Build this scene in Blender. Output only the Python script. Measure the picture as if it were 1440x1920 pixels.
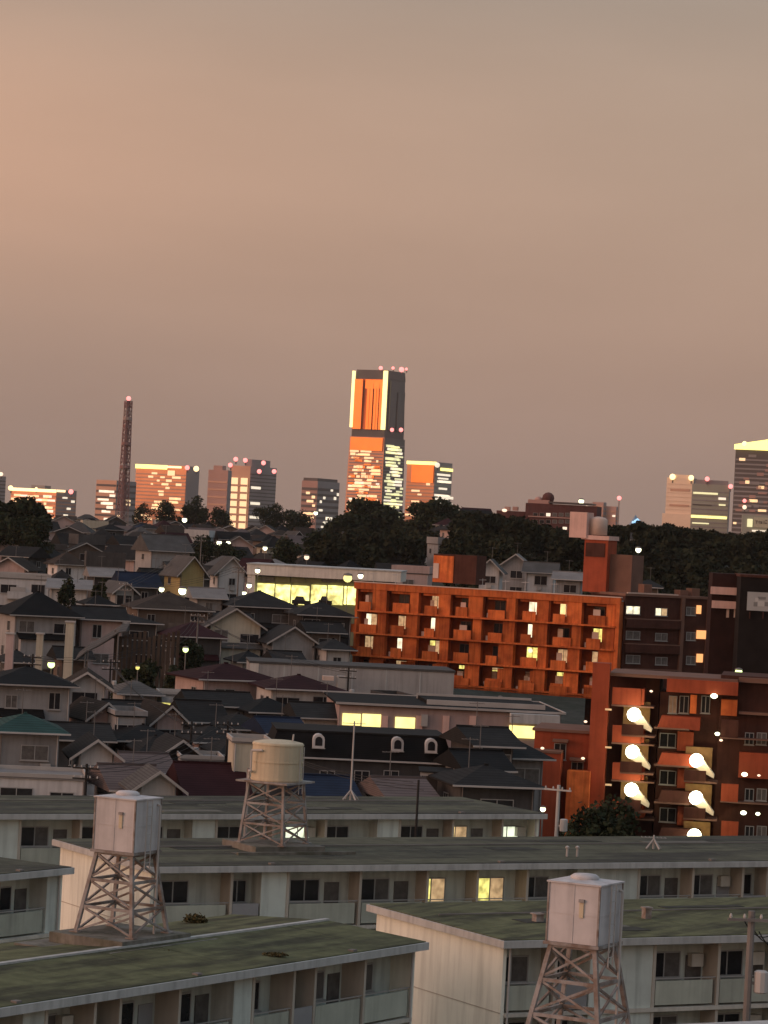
import bpy, math, random
import numpy as np
from mathutils import Matrix, Vector

for _o in list(bpy.data.objects):
    bpy.data.objects.remove(_o)
scene = bpy.context.scene
R_ = math.radians
rng = random.Random(7)

# ------------------------------------------------------------------ camera
F = 5714.0                       # focal length in pixels of a 1440 x 1920 frame
CAMZ = 30.0
ROT = Matrix.Rotation(R_(90) + 40.0 / F, 3, 'X') @ Matrix.Rotation(R_(3.0), 3, 'Z')
cam_d = bpy.data.cameras.new('camera')
cam_d.sensor_fit = 'VERTICAL'
cam_d.sensor_height = 24.0
cam_d.sensor_width = 18.0
cam_d.lens = 24.0 * F / 1920.0
cam_d.clip_start = 1.0
cam_d.clip_end = 60000.0
cam = bpy.data.objects.new('camera', cam_d)
scene.collection.objects.link(cam)
cam.matrix_world = Matrix.Translation((0, 0, CAMZ)) @ ROT.to_4x4()
scene.camera = cam

# ------------------------------------------------------------------ light
SUN_AZ = Vector((-0.955, -0.297, 0.0)).normalized()
SUN_EL = R_(10.0)
scene.view_settings.view_transform = 'Standard'
scene.view_settings.look = 'None'
scene.view_settings.gamma = 1.0
scene.view_settings.use_curve_mapping = False
scene.view_settings.exposure = 0.0
scene.cycles.use_denoising = True
scene.cycles.max_bounces = 6
scene.cycles.diffuse_bounces = 3
scene.cycles.glossy_bounces = 3
scene.cycles.volume_bounces = 1
scene.cycles.sample_clamp_indirect = 6.0
scene.cycles.caustics_reflective = False
scene.cycles.caustics_refractive = False

world = bpy.data.worlds.new('World')
scene.world = world
world.use_nodes = True
wn = world.node_tree.nodes
wl = world.node_tree.links
wn.clear()
def wnode(t, **k):
    n = wn.new(t)
    for a, b in k.items():
        setattr(n, a, b)
    return n
w_out = wnode('ShaderNodeOutputWorld')
w_bg = wnode('ShaderNodeBackground')
w_sky = wnode('ShaderNodeTexSky')
w_sky.sky_type = 'NISHITA'
w_sky.sun_disc = False
w_sky.sun_elevation = SUN_EL
# Nishita: rotation 0 puts the sun at +Y, positive turns towards +X
w_sky.sun_rotation = math.atan2(SUN_AZ.x, SUN_AZ.y) % (2 * math.pi)
w_sky.air_density = 1.6
w_sky.dust_density = 4.0
w_sky.ozone_density = 1.0
w_co = wnode('ShaderNodeTexCoord')
w_sep = wnode('ShaderNodeSeparateXYZ')
wl.new(w_co.outputs['Generated'], w_sep.inputs[0])
# veil of high dusk cloud: colour runs with elevation
w_ramp = wnode('ShaderNodeValToRGB')
w_ramp.color_ramp.interpolation = 'B_SPLINE'
els = [(0.0, (0.31, 0.212, 0.172)), (0.06, (0.365, 0.245, 0.196)), (0.14, (0.450, 0.296, 0.228)), (0.24, (0.460, 0.317, 0.244)),
       (0.36, (0.425, 0.318, 0.252)), (0.55, (0.38, 0.40, 0.395)), (1.0, (0.33, 0.46, 0.59))]
while len(w_ramp.color_ramp.elements) < len(els):
    w_ramp.color_ramp.elements.new(0.5)
for e, (p, c) in zip(w_ramp.color_ramp.elements, els):
    e.position = p
    e.color = (*c, 1)
w_el = wnode('ShaderNodeMapRange')
w_el.inputs[1].default_value = 0.0
w_el.inputs[2].default_value = 0.5
wl.new(w_sep.outputs['Z'], w_el.inputs[0])
wl.new(w_el.outputs[0], w_ramp.inputs[0])
# long soft cloud streaks
w_map = wnode('ShaderNodeMapping')
w_map.inputs['Scale'].default_value = (3.2, 3.2, 13.0)
w_map.inputs['Rotation'].default_value = (0, R_(-10), 0)
w_map.inputs['Location'].default_value = (1.31, 0.2, 0.35)
wl.new(w_co.outputs['Generated'], w_map.inputs['Vector'])
w_noi = wnode('ShaderNodeTexNoise')
w_noi.inputs['Scale'].default_value = 1.0
w_noi.inputs['Detail'].default_value = 4.0
w_noi.inputs['Roughness'].default_value = 0.5
wl.new(w_map.outputs[0], w_noi.inputs['Vector'])
w_nr = wnode('ShaderNodeMapRange')
w_nr.inputs[1].default_value = 0.3
w_nr.inputs[2].default_value = 0.7
w_nr.inputs[3].default_value = 0.90
w_nr.inputs[4].default_value = 1.085
wl.new(w_noi.outputs['Fac'], w_nr.inputs[0])
w_cl = wnode('ShaderNodeVectorMath', operation='SCALE')
wl.new(w_ramp.outputs[0], w_cl.inputs[0])
wl.new(w_nr.outputs[0], w_cl.inputs['Scale'])
# the afterglow widens round the sunset
w_dot = wnode('ShaderNodeVectorMath', operation='DOT_PRODUCT')
wl.new(w_co.outputs['Generated'], w_dot.inputs[0])
w_dot.inputs[1].default_value = (SUN_AZ.x * math.cos(SUN_EL), SUN_AZ.y * math.cos(SUN_EL), math.sin(SUN_EL))
w_g = wnode('ShaderNodeMapRange', interpolation_type='SMOOTHSTEP')
w_g.inputs[1].default_value = -0.1
w_g.inputs[2].default_value = 1.0
w_g.inputs[3].default_value = 0.0
w_g.inputs[4].default_value = 1.0
wl.new(w_dot.outputs['Value'], w_g.inputs[0])
w_gc = wnode('ShaderNodeVectorMath', operation='SCALE')
w_gc.inputs[0].default_value = (0.62, 0.24, 0.08)
wl.new(w_g.outputs[0], w_gc.inputs['Scale'])
w_add = wnode('ShaderNodeVectorMath', operation='ADD')
wl.new(w_cl.outputs[0], w_add.inputs[0])
wl.new(w_gc.outputs[0], w_add.inputs[1])
w_sk = wnode('ShaderNodeVectorMath', operation='SCALE')
w_sk.inputs['Scale'].default_value = 0.012
wl.new(w_sky.outputs[0], w_sk.inputs[0])
w_add2 = wnode('ShaderNodeVectorMath', operation='ADD')
# the cloud deck low in the sky is lit from below, more so towards the sunset
w_b1 = wnode('ShaderNodeMapRange', interpolation_type='SMOOTHSTEP')
w_b1.inputs[1].default_value = 0.045
w_b1.inputs[2].default_value = 0.120
wl.new(w_sep.outputs['Z'], w_b1.inputs[0])
w_b2 = wnode('ShaderNodeMapRange', interpolation_type='SMOOTHSTEP')
w_b2.inputs[1].default_value = 0.125
w_b2.inputs[2].default_value = 0.21
w_b2.inputs[3].default_value = 1.0
w_b2.inputs[4].default_value = 0.0
wl.new(w_sep.outputs['Z'], w_b2.inputs[0])
w_b3 = wnode('ShaderNodeMapRange', interpolation_type='SMOOTHSTEP')
w_b3.inputs[1].default_value = -0.42
w_b3.inputs[2].default_value = 0.25
wl.new(w_dot.outputs['Value'], w_b3.inputs[0])
w_m1 = wnode('ShaderNodeMath', operation='MULTIPLY')
wl.new(w_b1.outputs[0], w_m1.inputs[0]); wl.new(w_b2.outputs[0], w_m1.inputs[1])
w_m2 = wnode('ShaderNodeMath', operation='MULTIPLY')
wl.new(w_m1.outputs[0], w_m2.inputs[0]); wl.new(w_b3.outputs[0], w_m2.inputs[1])
w_m3 = wnode('ShaderNodeMath', operation='MULTIPLY')
wl.new(w_m2.outputs[0], w_m3.inputs[0]); wl.new(w_nr.outputs[0], w_m3.inputs[1])
w_bc = wnode('ShaderNodeVectorMath', operation='SCALE')
w_bc.inputs[0].default_value = (0.44, 0.16, 0.06)
wl.new(w_m3.outputs[0], w_bc.inputs['Scale'])
w_add0 = wnode('ShaderNodeVectorMath', operation='ADD')
wl.new(w_add.outputs[0], w_add0.inputs[0])
wl.new(w_bc.outputs[0], w_add0.inputs[1])
wl.new(w_add0.outputs[0], w_add2.inputs[0])
wl.new(w_sk.outputs[0], w_add2.inputs[1])
wl.new(w_add2.outputs[0], w_bg.inputs['Color'])
w_bg.inputs['Strength'].default_value = 0.92
wl.new(w_bg.outputs[0], w_out.inputs['Surface'])

sun_d = bpy.data.lights.new('sun', 'SUN')
sun_d.energy = 1.1
sun_d.angle = R_(32)
sun_d.color = (1.0, 0.55, 0.42)
sun = bpy.data.objects.new('sun', sun_d)
scene.collection.objects.link(sun)
sdir = Vector((SUN_AZ.x * math.cos(SUN_EL), SUN_AZ.y * math.cos(SUN_EL), math.sin(SUN_EL)))
sun.rotation_euler = sdir.to_track_quat('Z', 'Y').to_euler()

# ------------------------------------------------------------------ survey helpers (photo survey -> metres)
def ray(px, py):
    return ROT @ Vector(((px - 720) / F, -(py - 960) / F, -1.0))
def at(px, py, d):
    r = ray(px, py)
    k = d / r.y
    return Vector((r.x * k, d, CAMZ + r.z * k))
def at_z(px, py, z):
    r = ray(px, py)
    k = (z - CAMZ) / r.z
    return Vector((r.x * k, r.y * k, z))
def proj(p):
    v = ROT.transposed() @ (Vector(p) - Vector((0, 0, CAMZ)))
    return 720 + F * v.x / -v.z, 960 - F * v.y / -v.z
def smooth(a, b, t):
    t = min(1.0, max(0.0, (t - a) / (b - a)))
    return t * t * (3 - 2 * t)
LP = [(-400, 0), (200, 0), (230, 5.0), (300, 7.5), (370, 11), (450, 14.5), (600, 17.0), (800, 19.8), (1000, 21.6), (1300, 23.0), (1420, 23), (1900, 0), (2600, -38), (60000, -42)]
RP = [(-400, 0), (300, 0), (420, 3), (560, 14), (760, 30), (950, 34), (1200, 30), (1900, 0), (2600, -38), (60000, -42)]
def terr(x, y):
    d = max(y, -400)
    zl = np.interp(d, [p[0] for p in LP], [p[1] for p in LP])
    zr = np.interp(d, [p[0] for p in RP], [p[1] for p in RP])
    a = x / max(d, 60.0)
    return float(zl + (zr - zl) * smooth(-0.012, 0.045, a))

# ------------------------------------------------------------------ mesh helpers
COL = scene.collection
class MB:
    def __init__(self):
        self.v = []
        self.f = []
        self.m = []
    def add(self, vs, fs, mi=0):
        n = len(self.v)
        self.v += [tuple(v) for v in vs]
        self.f += [tuple(i + n for i in f) for f in fs]
        self.m += [mi] * len(fs)
        return self
    def box(self, x0, y0, z0, x1, y1, z1, mi=0):
        return self.add([(x0, y0, z0), (x1, y0, z0), (x1, y1, z0), (x0, y1, z0), (x0, y0, z1), (x1, y0, z1), (x1, y1, z1), (x0, y1, z1)],
                        [(0, 3, 2, 1), (4, 5, 6, 7), (0, 1, 5, 4), (1, 2, 6, 5), (2, 3, 7, 6), (3, 0, 4, 7)], mi)
    def hexa(self, bot, top, mi=0):
        n = len(bot)
        fs = [tuple(reversed(range(n))), tuple(range(n, 2 * n))]
        fs += [(i, (i + 1) % n, n + (i + 1) % n, n + i) for i in range(n)]
        return self.add(list(bot) + list(top), fs, mi)
    def tube(self, a, b, r, r2=None, n=6, mi=0):
        a, b = Vector(a), Vector(b)
        r2 = r if r2 is None else r2
        t = (b - a).normalized()
        u = t.cross(Vector((0, 0, 1)) if abs(t.z) < 0.9 else Vector((1, 0, 0))).normalized()
        w = t.cross(u)
        vs = []
        for c, rr in ((a, r), (b, r2)):
            for i in range(n):
                an = 2 * math.pi * (i + 0.5) / n
                vs.append(c + u * (math.cos(an) * rr) + w * (math.sin(an) * rr))
        fs = [(i, (i + 1) % n, n + (i + 1) % n, n + i) for i in range(n)] + [tuple(reversed(range(n))), tuple(range(n, 2 * n))]
        return self.add(vs, fs, mi)
    def lathe(self, prof, n=24, c=(0, 0, 0), mi=0):
        vs, fs = [], []
        for r, z in prof:
            for i in range(n):
                an = 2 * math.pi * i / n
                vs.append((c[0] + r * math.cos(an), c[1] + r * math.sin(an), c[2] + z))
        for k in range(len(prof) - 1):
            for i in range(n):
                j = (i + 1) % n
                fs.append((k * n + i, k * n + j, (k + 1) * n + j, (k + 1) * n + i))
        fs.append(tuple(reversed(range(n))))
        fs.append(tuple(range((len(prof) - 1) * n, len(prof) * n)))
        return self.add(vs, fs, mi)
    def ball(self, c, r, sz=1.0, n=10, k=6, mi=0):
        prof = [(max(0.02 * r, r * math.sin(math.pi * i / k)), -r * sz * math.cos(math.pi * i / k)) for i in range(k + 1)]
        return self.lathe(prof, n, c, mi)
    def mesh(self, name, *mats, smooth_=False):
        me = bpy.data.meshes.new(name)
        me.from_pydata(self.v, [], self.f)
        for m in mats:
            me.materials.append(m)
        if any(self.m):
            me.polygons.foreach_set('material_index', self.m)
        if smooth_:
            me.polygons.foreach_set('use_smooth', [True] * len(me.polygons))
        me.update()
        return me
    def build(self, name, mats, parent=None, loc=(0, 0, 0), rz=0.0, smooth_=False):
        if not isinstance(mats, (list, tuple)):
            mats = [mats]
        return link(name, self.mesh(name, *mats, smooth_=smooth_), parent, loc, rz)
def link(name, data, parent=None, loc=(0, 0, 0), rz=0.0, scale=None):
    o = bpy.data.objects.new(name, data)
    COL.objects.link(o)
    o.parent = parent
    o.location = loc
    if rz:
        o.rotation_euler = (0, 0, rz)
    if scale:
        o.scale = scale
    return o
_unit = {}
def bx(name, mat, parent, x0, y0, z0, x1, y1, z1):
    """a box part on shared unit-cube mesh data"""
    me = _unit.get(mat.name)
    if me is None:
        me = _unit[mat.name] = MB().box(-.5, -.5, -.5, .5, .5, .5).mesh('block', mat)
    return link(name, me, parent, ((x0 + x1) / 2, (y0 + y1) / 2, (z0 + z1) / 2), 0, (x1 - x0, y1 - y0, z1 - z0))
_ball = {}
def ball(name, mat, parent, c, r, sz=1.0):
    me = _ball.get(mat.name)
    if me is None:
        me = _ball[mat.name] = MB().ball((0, 0, 0), 1.0).mesh('globe', mat, smooth_=True)
    return link(name, me, parent, c, 0, (r, r, r * sz))
LABELS = {}
def tag(o, label, cat, group=None):
    o['label'] = label
    o['category'] = cat
    if group:
        o['group'] = group
    LABELS.setdefault(label, []).append(o)
    return o
def thing(name, label, cat, loc=(0, 0, 0), rz=0.0, group=None):
    return tag(link(name, None, None, loc, rz), label, cat, group)
def structure(o):
    o['kind'] = 'structure'
    return o

# ------------------------------------------------------------------ materials
MATS = {}
def mat(name, col, rough=0.85, metal=0.0, along=None, course=0.0, var=0.18, scale=0.6, streak=0.0, col2=None, scale2=0.35, edge=(0.42, 0.62), spec=0.12, bump=0.0, rnd=0.0):
    """procedural surface: noise-mottled, optional second colour in patches, optional vertical rain streaks"""
    if name in MATS:
        return MATS[name]
    m = bpy.data.materials.new(name)
    m.use_nodes = True
    nt = m.node_tree
    bs = nt.nodes['Principled BSDF']
    bs.inputs['Roughness'].default_value = rough
    bs.inputs['Metallic'].default_value = metal
    bs.inputs['Specular IOR Level'].default_value = spec
    geo = nt.nodes.new('ShaderNodeNewGeometry')
    no = nt.nodes.new('ShaderNodeTexNoise')
    no.inputs['Scale'].default_value = scale
    no.inputs['Detail'].default_value = 5
    no.inputs['Roughness'].default_value = 0.6
    nt.links.new(geo.outputs['Position'], no.inputs['Vector'])
    mr = nt.nodes.new('ShaderNodeMapRange')
    mr.inputs[1].default_value = 0.3
    mr.inputs[2].default_value = 0.7
    mr.inputs[3].default_value = 1 - var
    mr.inputs[4].default_value = 1 + var
    nt.links.new(no.outputs['Fac'], mr.inputs[0])
    if col2 is not None:
        n2 = nt.nodes.new('ShaderNodeTexNoise')
        n2.inputs['Scale'].default_value = scale2
        n2.inputs['Detail'].default_value = 6
        n2.inputs['Roughness'].default_value = 0.62
        if along is None:
            nt.links.new(geo.outputs['Position'], n2.inputs['Vector'])
        else:
            vr = nt.nodes.new('ShaderNodeVectorRotate')
            vr.rotation_type = 'Z_AXIS'
            vr.inputs['Angle'].default_value = -along
            nt.links.new(geo.outputs['Position'], vr.inputs['Vector'])
            mp2 = nt.nodes.new('ShaderNodeMapping')
            mp2.inputs['Scale'].default_value = (0.6, 4.0, 1.0)
            nt.links.new(vr.outputs[0], mp2.inputs['Vector'])
            nt.links.new(mp2.outputs[0], n2.inputs['Vector'])
        m2 = nt.nodes.new('ShaderNodeMapRange')
        m2.inputs[1].default_value = edge[0]
        m2.inputs[2].default_value = edge[1]
        nt.links.new(n2.outputs['Fac'], m2.inputs[0])
        mx = nt.nodes.new('ShaderNodeMix')
        mx.data_type = 'RGBA'
        mx.inputs[6].default_value = (*col, 1)
        mx.inputs[7].default_value = (*col2, 1)
        nt.links.new(m2.outputs[0], mx.inputs[0])
        src = mx.outputs[2]
    else:
        rgb = nt.nodes.new('ShaderNodeRGB')
        rgb.outputs[0].default_value = (*col, 1)
        src = rgb.outputs[0]
    sc = nt.nodes.new('ShaderNodeVectorMath')
    sc.operation = 'SCALE'
    nt.links.new(src, sc.inputs[0])
    nt.links.new(mr.outputs[0], sc.inputs['Scale'])
    out = sc.outputs[0]
    if streak:
        mp = nt.nodes.new('ShaderNodeMapping')
        mp.inputs['Scale'].default_value = (3.0, 3.0, 0.22)
        nt.links.new(geo.outputs['Position'], mp.inputs[0])
        n3 = nt.nodes.new('ShaderNodeTexNoise')
        n3.inputs['Scale'].default_value = 1.0
        n3.inputs['Detail'].default_value = 4
        nt.links.new(mp.outputs[0], n3.inputs['Vector'])
        m3 = nt.nodes.new('ShaderNodeMapRange')
        m3.inputs[1].default_value = 0.45
        m3.inputs[2].default_value = 0.72
        m3.inputs[3].default_value = 1.0
        m3.inputs[4].default_value = 1.0 - streak
        nt.links.new(n3.outputs['Fac'], m3.inputs[0])
        s2 = nt.nodes.new('ShaderNodeVectorMath')
        s2.operation = 'SCALE'
        nt.links.new(out, s2.inputs[0])
        nt.links.new(m3.outputs[0], s2.inputs['Scale'])
        out = s2.outputs[0]
    if course:
        # rows of tiles: every course shows as a thin line at its own height
        sp = nt.nodes.new('ShaderNodeSeparateXYZ')
        nt.links.new(geo.outputs['Position'], sp.inputs[0])
        mm = nt.nodes.new('ShaderNodeMath')
        mm.operation = 'MULTIPLY'
        mm.inputs[1].default_value = 1.0 / course
        nt.links.new(sp.outputs['Z'], mm.inputs[0])
        fr = nt.nodes.new('ShaderNodeMath')
        fr.operation = 'FRACT'
        nt.links.new(mm.outputs[0], fr.inputs[0])
        m5 = nt.nodes.new('ShaderNodeMapRange')
        m5.inputs[1].default_value = 0.0
        m5.inputs[2].default_value = 0.45
        m5.inputs[3].default_value = 0.55
        m5.inputs[4].default_value = 1.12
        nt.links.new(fr.outputs[0], m5.inputs[0])
        s5 = nt.nodes.new('ShaderNodeVectorMath')
        s5.operation = 'SCALE'
        nt.links.new(out, s5.inputs[0])
        nt.links.new(m5.outputs[0], s5.inputs['Scale'])
        out = s5.outputs[0]
    if rnd:
        oi = nt.nodes.new('ShaderNodeObjectInfo')
        m4 = nt.nodes.new('ShaderNodeMapRange')
        m4.inputs[3].default_value = 1 - rnd
        m4.inputs[4].default_value = 1 + rnd
        nt.links.new(oi.outputs['Random'], m4.inputs[0])
        s4 = nt.nodes.new('ShaderNodeVectorMath')
        s4.operation = 'SCALE'
        nt.links.new(out, s4.inputs[0])
        nt.links.new(m4.outputs[0], s4.inputs['Scale'])
        out = s4.outputs[0]
    nt.links.new(out, bs.inputs['Base Color'])
    if bump:
        bn = nt.nodes.new('ShaderNodeBump')
        bn.inputs['Strength'].default_value = bump
        bn.inputs['Distance'].default_value = 0.1
        nt.links.new(no.outputs['Fac'], bn.inputs['Height'])
        nt.links.new(bn.outputs[0], bs.inputs['Normal'])
    MATS[name] = m
    return m
def glow(name, col, strength, scale=0.0, lo=0.45):
    """something that gives off light; scale > 0 breaks a lit room or shop front up into bright and dim patches"""
    if name in MATS:
        return MATS[name]
    m = bpy.data.materials.new(name)
    m.use_nodes = True
    nt = m.node_tree
    bs = nt.nodes['Principled BSDF']
    bs.inputs['Base Color'].default_value = (*[c * 0.6 for c in col], 1)
    bs.inputs['Emission Color'].default_value = (*col, 1)
    bs.inputs['Emission Strength'].default_value = strength
    if scale:
        geo = nt.nodes.new('ShaderNodeNewGeometry')
        no = nt.nodes.new('ShaderNodeTexNoise')
        no.inputs['Scale'].default_value = scale
        no.inputs['Detail'].default_value = 3
        nt.links.new(geo.outputs['Position'], no.inputs['Vector'])
        mr = nt.nodes.new('ShaderNodeMapRange')
        mr.inputs[1].default_value = 0.35
        mr.inputs[2].default_value = 0.62
        mr.inputs[3].default_value = strength * lo
        mr.inputs[4].default_value = strength
        nt.links.new(no.outputs['Fac'], mr.inputs[0])
        nt.links.new(mr.outputs[0], bs.inputs['Emission Strength'])
    MATS[name] = m
    return m

m_ground = mat('ground_soil', (0.055, 0.055, 0.045), col2=(0.03, 0.036, 0.022), scale2=0.08, var=0.3)
m_danchi = mat('cream_concrete', (0.55, 0.61, 0.56), streak=0.28, var=0.12, scale=0.4, col2=(0.45, 0.49, 0.45), scale2=0.25)
m_gable = mat('pale_gable_render', (0.74, 0.76, 0.66), streak=0.22, var=0.10, scale=0.3)  # paler than the front walls: blocked sunlight put into its colour
m_parapet = mat('parapet_concrete', (0.39, 0.415, 0.35), streak=0.2, var=0.12, scale=0.7, rnd=0.1)
m_panel_grey = mat('grey_metal_panel', (0.27, 0.275, 0.28), var=0.1, rough=0.6, rnd=0.15)
m_fascia = mat('fascia_concrete', (0.42, 0.435, 0.425), streak=0.25, var=0.12, scale=0.5)
m_slab = mat('slab_concrete', (0.50, 0.48, 0.42), var=0.15, streak=0.2)
m_post = mat('post_concrete', (0.44, 0.41, 0.35), var=0.1, streak=0.15)
m_moss = mat('mossy_roof_sheet', along=R_(56.5), col=(0.115, 0.125, 0.068), col2=(0.055, 0.058, 0.038), scale2=0.22, edge=(0.44, 0.60), var=0.25, scale=1.4, rough=0.95, bump=0.3)
m_moss_b = mat('grey_mossy_roof_sheet', along=R_(29.5), col=(0.100, 0.106, 0.075), col2=(0.05, 0.052, 0.045), scale2=0.18, edge=(0.42, 0.60), var=0.25, scale=1.2, rough=0.95, bump=0.3)
m_frame = mat('window_frame_metal', (0.34, 0.34, 0.33), rough=0.5, metal=0.3, var=0.05)
m_glass = mat('dark_window_glass', (0.018, 0.019, 0.022), rough=0.12, spec=0.35, var=0.3, scale=2.0)
m_glass_b = mat('curtained_window_glass', (0.10, 0.095, 0.09), rough=0.3, spec=0.4, var=0.35, scale=2.5)
m_tank = mat('tank_panels', (0.50, 0.495, 0.50), var=0.09, rough=0.65, streak=0.22, scale=1.5)
m_tank_c = mat('cream_tank_shell', (0.52, 0.46, 0.33), var=0.08, rough=0.6, streak=0.15)
m_steel = mat('rusty_galvanised_steel', (0.29, 0.28, 0.27), col2=(0.18, 0.14, 0.115), scale2=1.6, var=0.2, rough=0.75)
m_pipe = mat('pale_pipe', (0.42, 0.41, 0.39), var=0.1)
m_pole = mat('concrete_pole', (0.17, 0.16, 0.15), var=0.15)
m_wood = mat('dark_timber', (0.075, 0.055, 0.042), var=0.3, streak=0.3)
m_black = mat('black_steel', (0.022, 0.022, 0.022), var=0.2, rough=0.6)
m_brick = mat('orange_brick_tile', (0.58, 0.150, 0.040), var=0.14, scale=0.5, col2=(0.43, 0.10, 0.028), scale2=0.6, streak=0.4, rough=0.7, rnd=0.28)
m_brick_shade = mat('shaded_recess_brick', (0.26, 0.065, 0.022), var=0.3, scale=0.8, rough=0.8)  # darker copy of the brick, recess shade put into its colour
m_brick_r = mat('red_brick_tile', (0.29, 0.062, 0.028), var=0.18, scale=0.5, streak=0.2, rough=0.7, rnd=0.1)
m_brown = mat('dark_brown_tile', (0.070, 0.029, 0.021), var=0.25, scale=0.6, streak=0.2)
m_brown_l = mat('brown_ledge', (0.17, 0.095, 0.07), var=0.15)
m_coping = mat('pale_coping', (0.55, 0.43, 0.36), var=0.12)
m_pink = mat('pink_render', (0.62, 0.42, 0.36), var=0.1, streak=0.15)
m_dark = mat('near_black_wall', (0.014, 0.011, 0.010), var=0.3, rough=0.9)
m_leaf = mat('dark_leaves', (0.030, 0.038, 0.018), col2=(0.018, 0.024, 0.012), scale2=0.4, var=0.35, scale=0.9, rough=0.8, spec=0.1)
m_leaf_f = mat('wood_leaves', (0.028, 0.031, 0.017), col2=(0.014, 0.017, 0.010), scale2=0.06, var=0.4, scale=0.25, rough=0.9, spec=0.05)
m_bark = mat('bark', (0.06, 0.048, 0.038), var=0.3)
# lights
g_dim = glow('curtained_lit_pane', (1.0, 0.66, 0.34), 0.55, 2.4, 0.4)
g_win = glow('lit_window_warm', (1.0, 0.72, 0.30), 1.6, 1.1, 0.5)
g_win_y = glow('lit_window_yellow', (1.0, 0.88, 0.24), 1.25, 2.6, 0.35)
g_win_w = glow('lit_window_pale', (1.0, 0.90, 0.62), 1.5, 1.6, 0.5)
g_win_g = glow('lit_window_greenish', (0.86, 0.93, 0.68), 1.3, 1.6, 0.55)
g_shop = glow('shop_glow', (1.0, 0.90, 0.30), 2.3, 0.9, 0.22)
g_room = glow('lit_strip_window', (1.0, 0.86, 0.30), 1.7, 0.8, 0.75)
g_lamp = glow('stair_lamp_globe', (1.0, 0.92, 0.62), 9.0)
g_lamp_s = glow('porch_lamp_globe', (1.0, 0.70, 0.50), 1.5)
g_street = glow('street_lamp_globe', (0.98, 1.0, 0.66), 4.2)
g_street_g = glow('greenish_street_lamp_globe', (0.78, 1.0, 0.36), 2.6)
g_red = glow('aviation_red', (1.0, 0.24, 0.22), 2.4)
g_cornice = glow('roof_edge_light', (1.0, 0.72, 0.36), 2.0)
g_cornice_y = glow('roof_edge_light_yellow', (1.0, 0.86, 0.25), 1.9)
g_strip = glow('corner_light_strip', (1.0, 0.84, 0.34), 1.7)
g_city = glow('far_lit_windows', (1.0, 0.68, 0.36), 1.05)
g_city_y = glow('far_lit_windows_yellow', (0.96, 0.90, 0.50), 0.85)
g_city_w = glow('far_lit_windows_white', (1.0, 0.86, 0.66), 0.95)
g_blue = glow('blue_flood_light', (0.40, 0.72, 1.0), 1.1)

# ------------------------------------------------------------------ terrain
def make_ground():
    ys = [-300, -100, 0, 60, 120, 180] + list(range(200, 620, 20)) + list(range(620, 1500, 40)) + [1500, 1600, 1700, 1800, 1900, 2100, 2300, 2600, 3200, 4000, 5000, 6500, 9000]
    us = np.linspace(-1, 1, 61)
    us = np.sign(us) * np.abs(us) ** 1.7
    vs, fs = [], []
    for y in ys:
        half = 260 + max(0, y) * 0.32
        for u in us:
            x = u * half
            z = terr(x, y) + (math.sin(x * 0.05) * math.sin(y * 0.031) * 0.5 if 210 < y < 1500 else 0)
            vs.append((x, y, z))
    n = len(us)
    for j in range(len(ys) - 1):
        for i in range(n - 1):
            fs.append((j * n + i, j * n + i + 1, (j + 1) * n + i + 1, (j + 1) * n + i))
    o = MB().add(vs, fs).build('ground', m_ground, smooth_=True)
    structure(o)
make_ground()

# ------------------------------------------------------------------ windows
_win = {}
def window(parent, x, y, z, w, h, pane=None, panes=2, face='front', frame=None, far=False):
    """window frame (a part) standing on a wall face, with its panes as sub-parts. x,y,z: centre of the sill line on the face"""
    frame = frame or m_frame
    key = (round(w, 2), round(h, 2), frame.name)
    if key not in _win:
        b = MB()
        t = 0.06
        b.box(-w / 2 - t, -0.07, -t, w / 2 + t, 0.0, 0)
        b.box(-w / 2 - t, -0.07, h, w / 2 + t, 0.0, h + t)
        b.box(-w / 2 - t, -0.07, 0, -w / 2, 0.0, h)
        b.box(w / 2, -0.07, 0, w / 2 + t, 0.0, h)
        if not far:
            b.box(-0.03, -0.06, 0, 0.03, 0.0, h)
            b.box(-w / 2 - 0.12, -0.16, -t - 0.06, w / 2 + 0.12, 0.0, -t)
        _win[key] = b.mesh('window', frame)
    rz = {'front': 0.0, 'left': -math.pi / 2, 'right': math.pi / 2}[face]
    o = link('window', _win[key], parent, (x, y, z), rz)
    p0 = pane or m_glass
    if far:
        bx('pane', p0, o, -w / 2, -0.035, 0, w / 2, -0.012, h)
    else:
        p1 = (g_dim if p0.name.startswith('lit_') and rng.random() < .6 else p0) if pane or rng.random() < 0.55 else m_glass_b
        bx('pane', p0, o, -w / 2, -0.035, 0, -0.03, -0.012, h)
        bx('pane', p1, o, 0.03, -0.05, 0, w / 2, -0.03, h)
    return o

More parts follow.
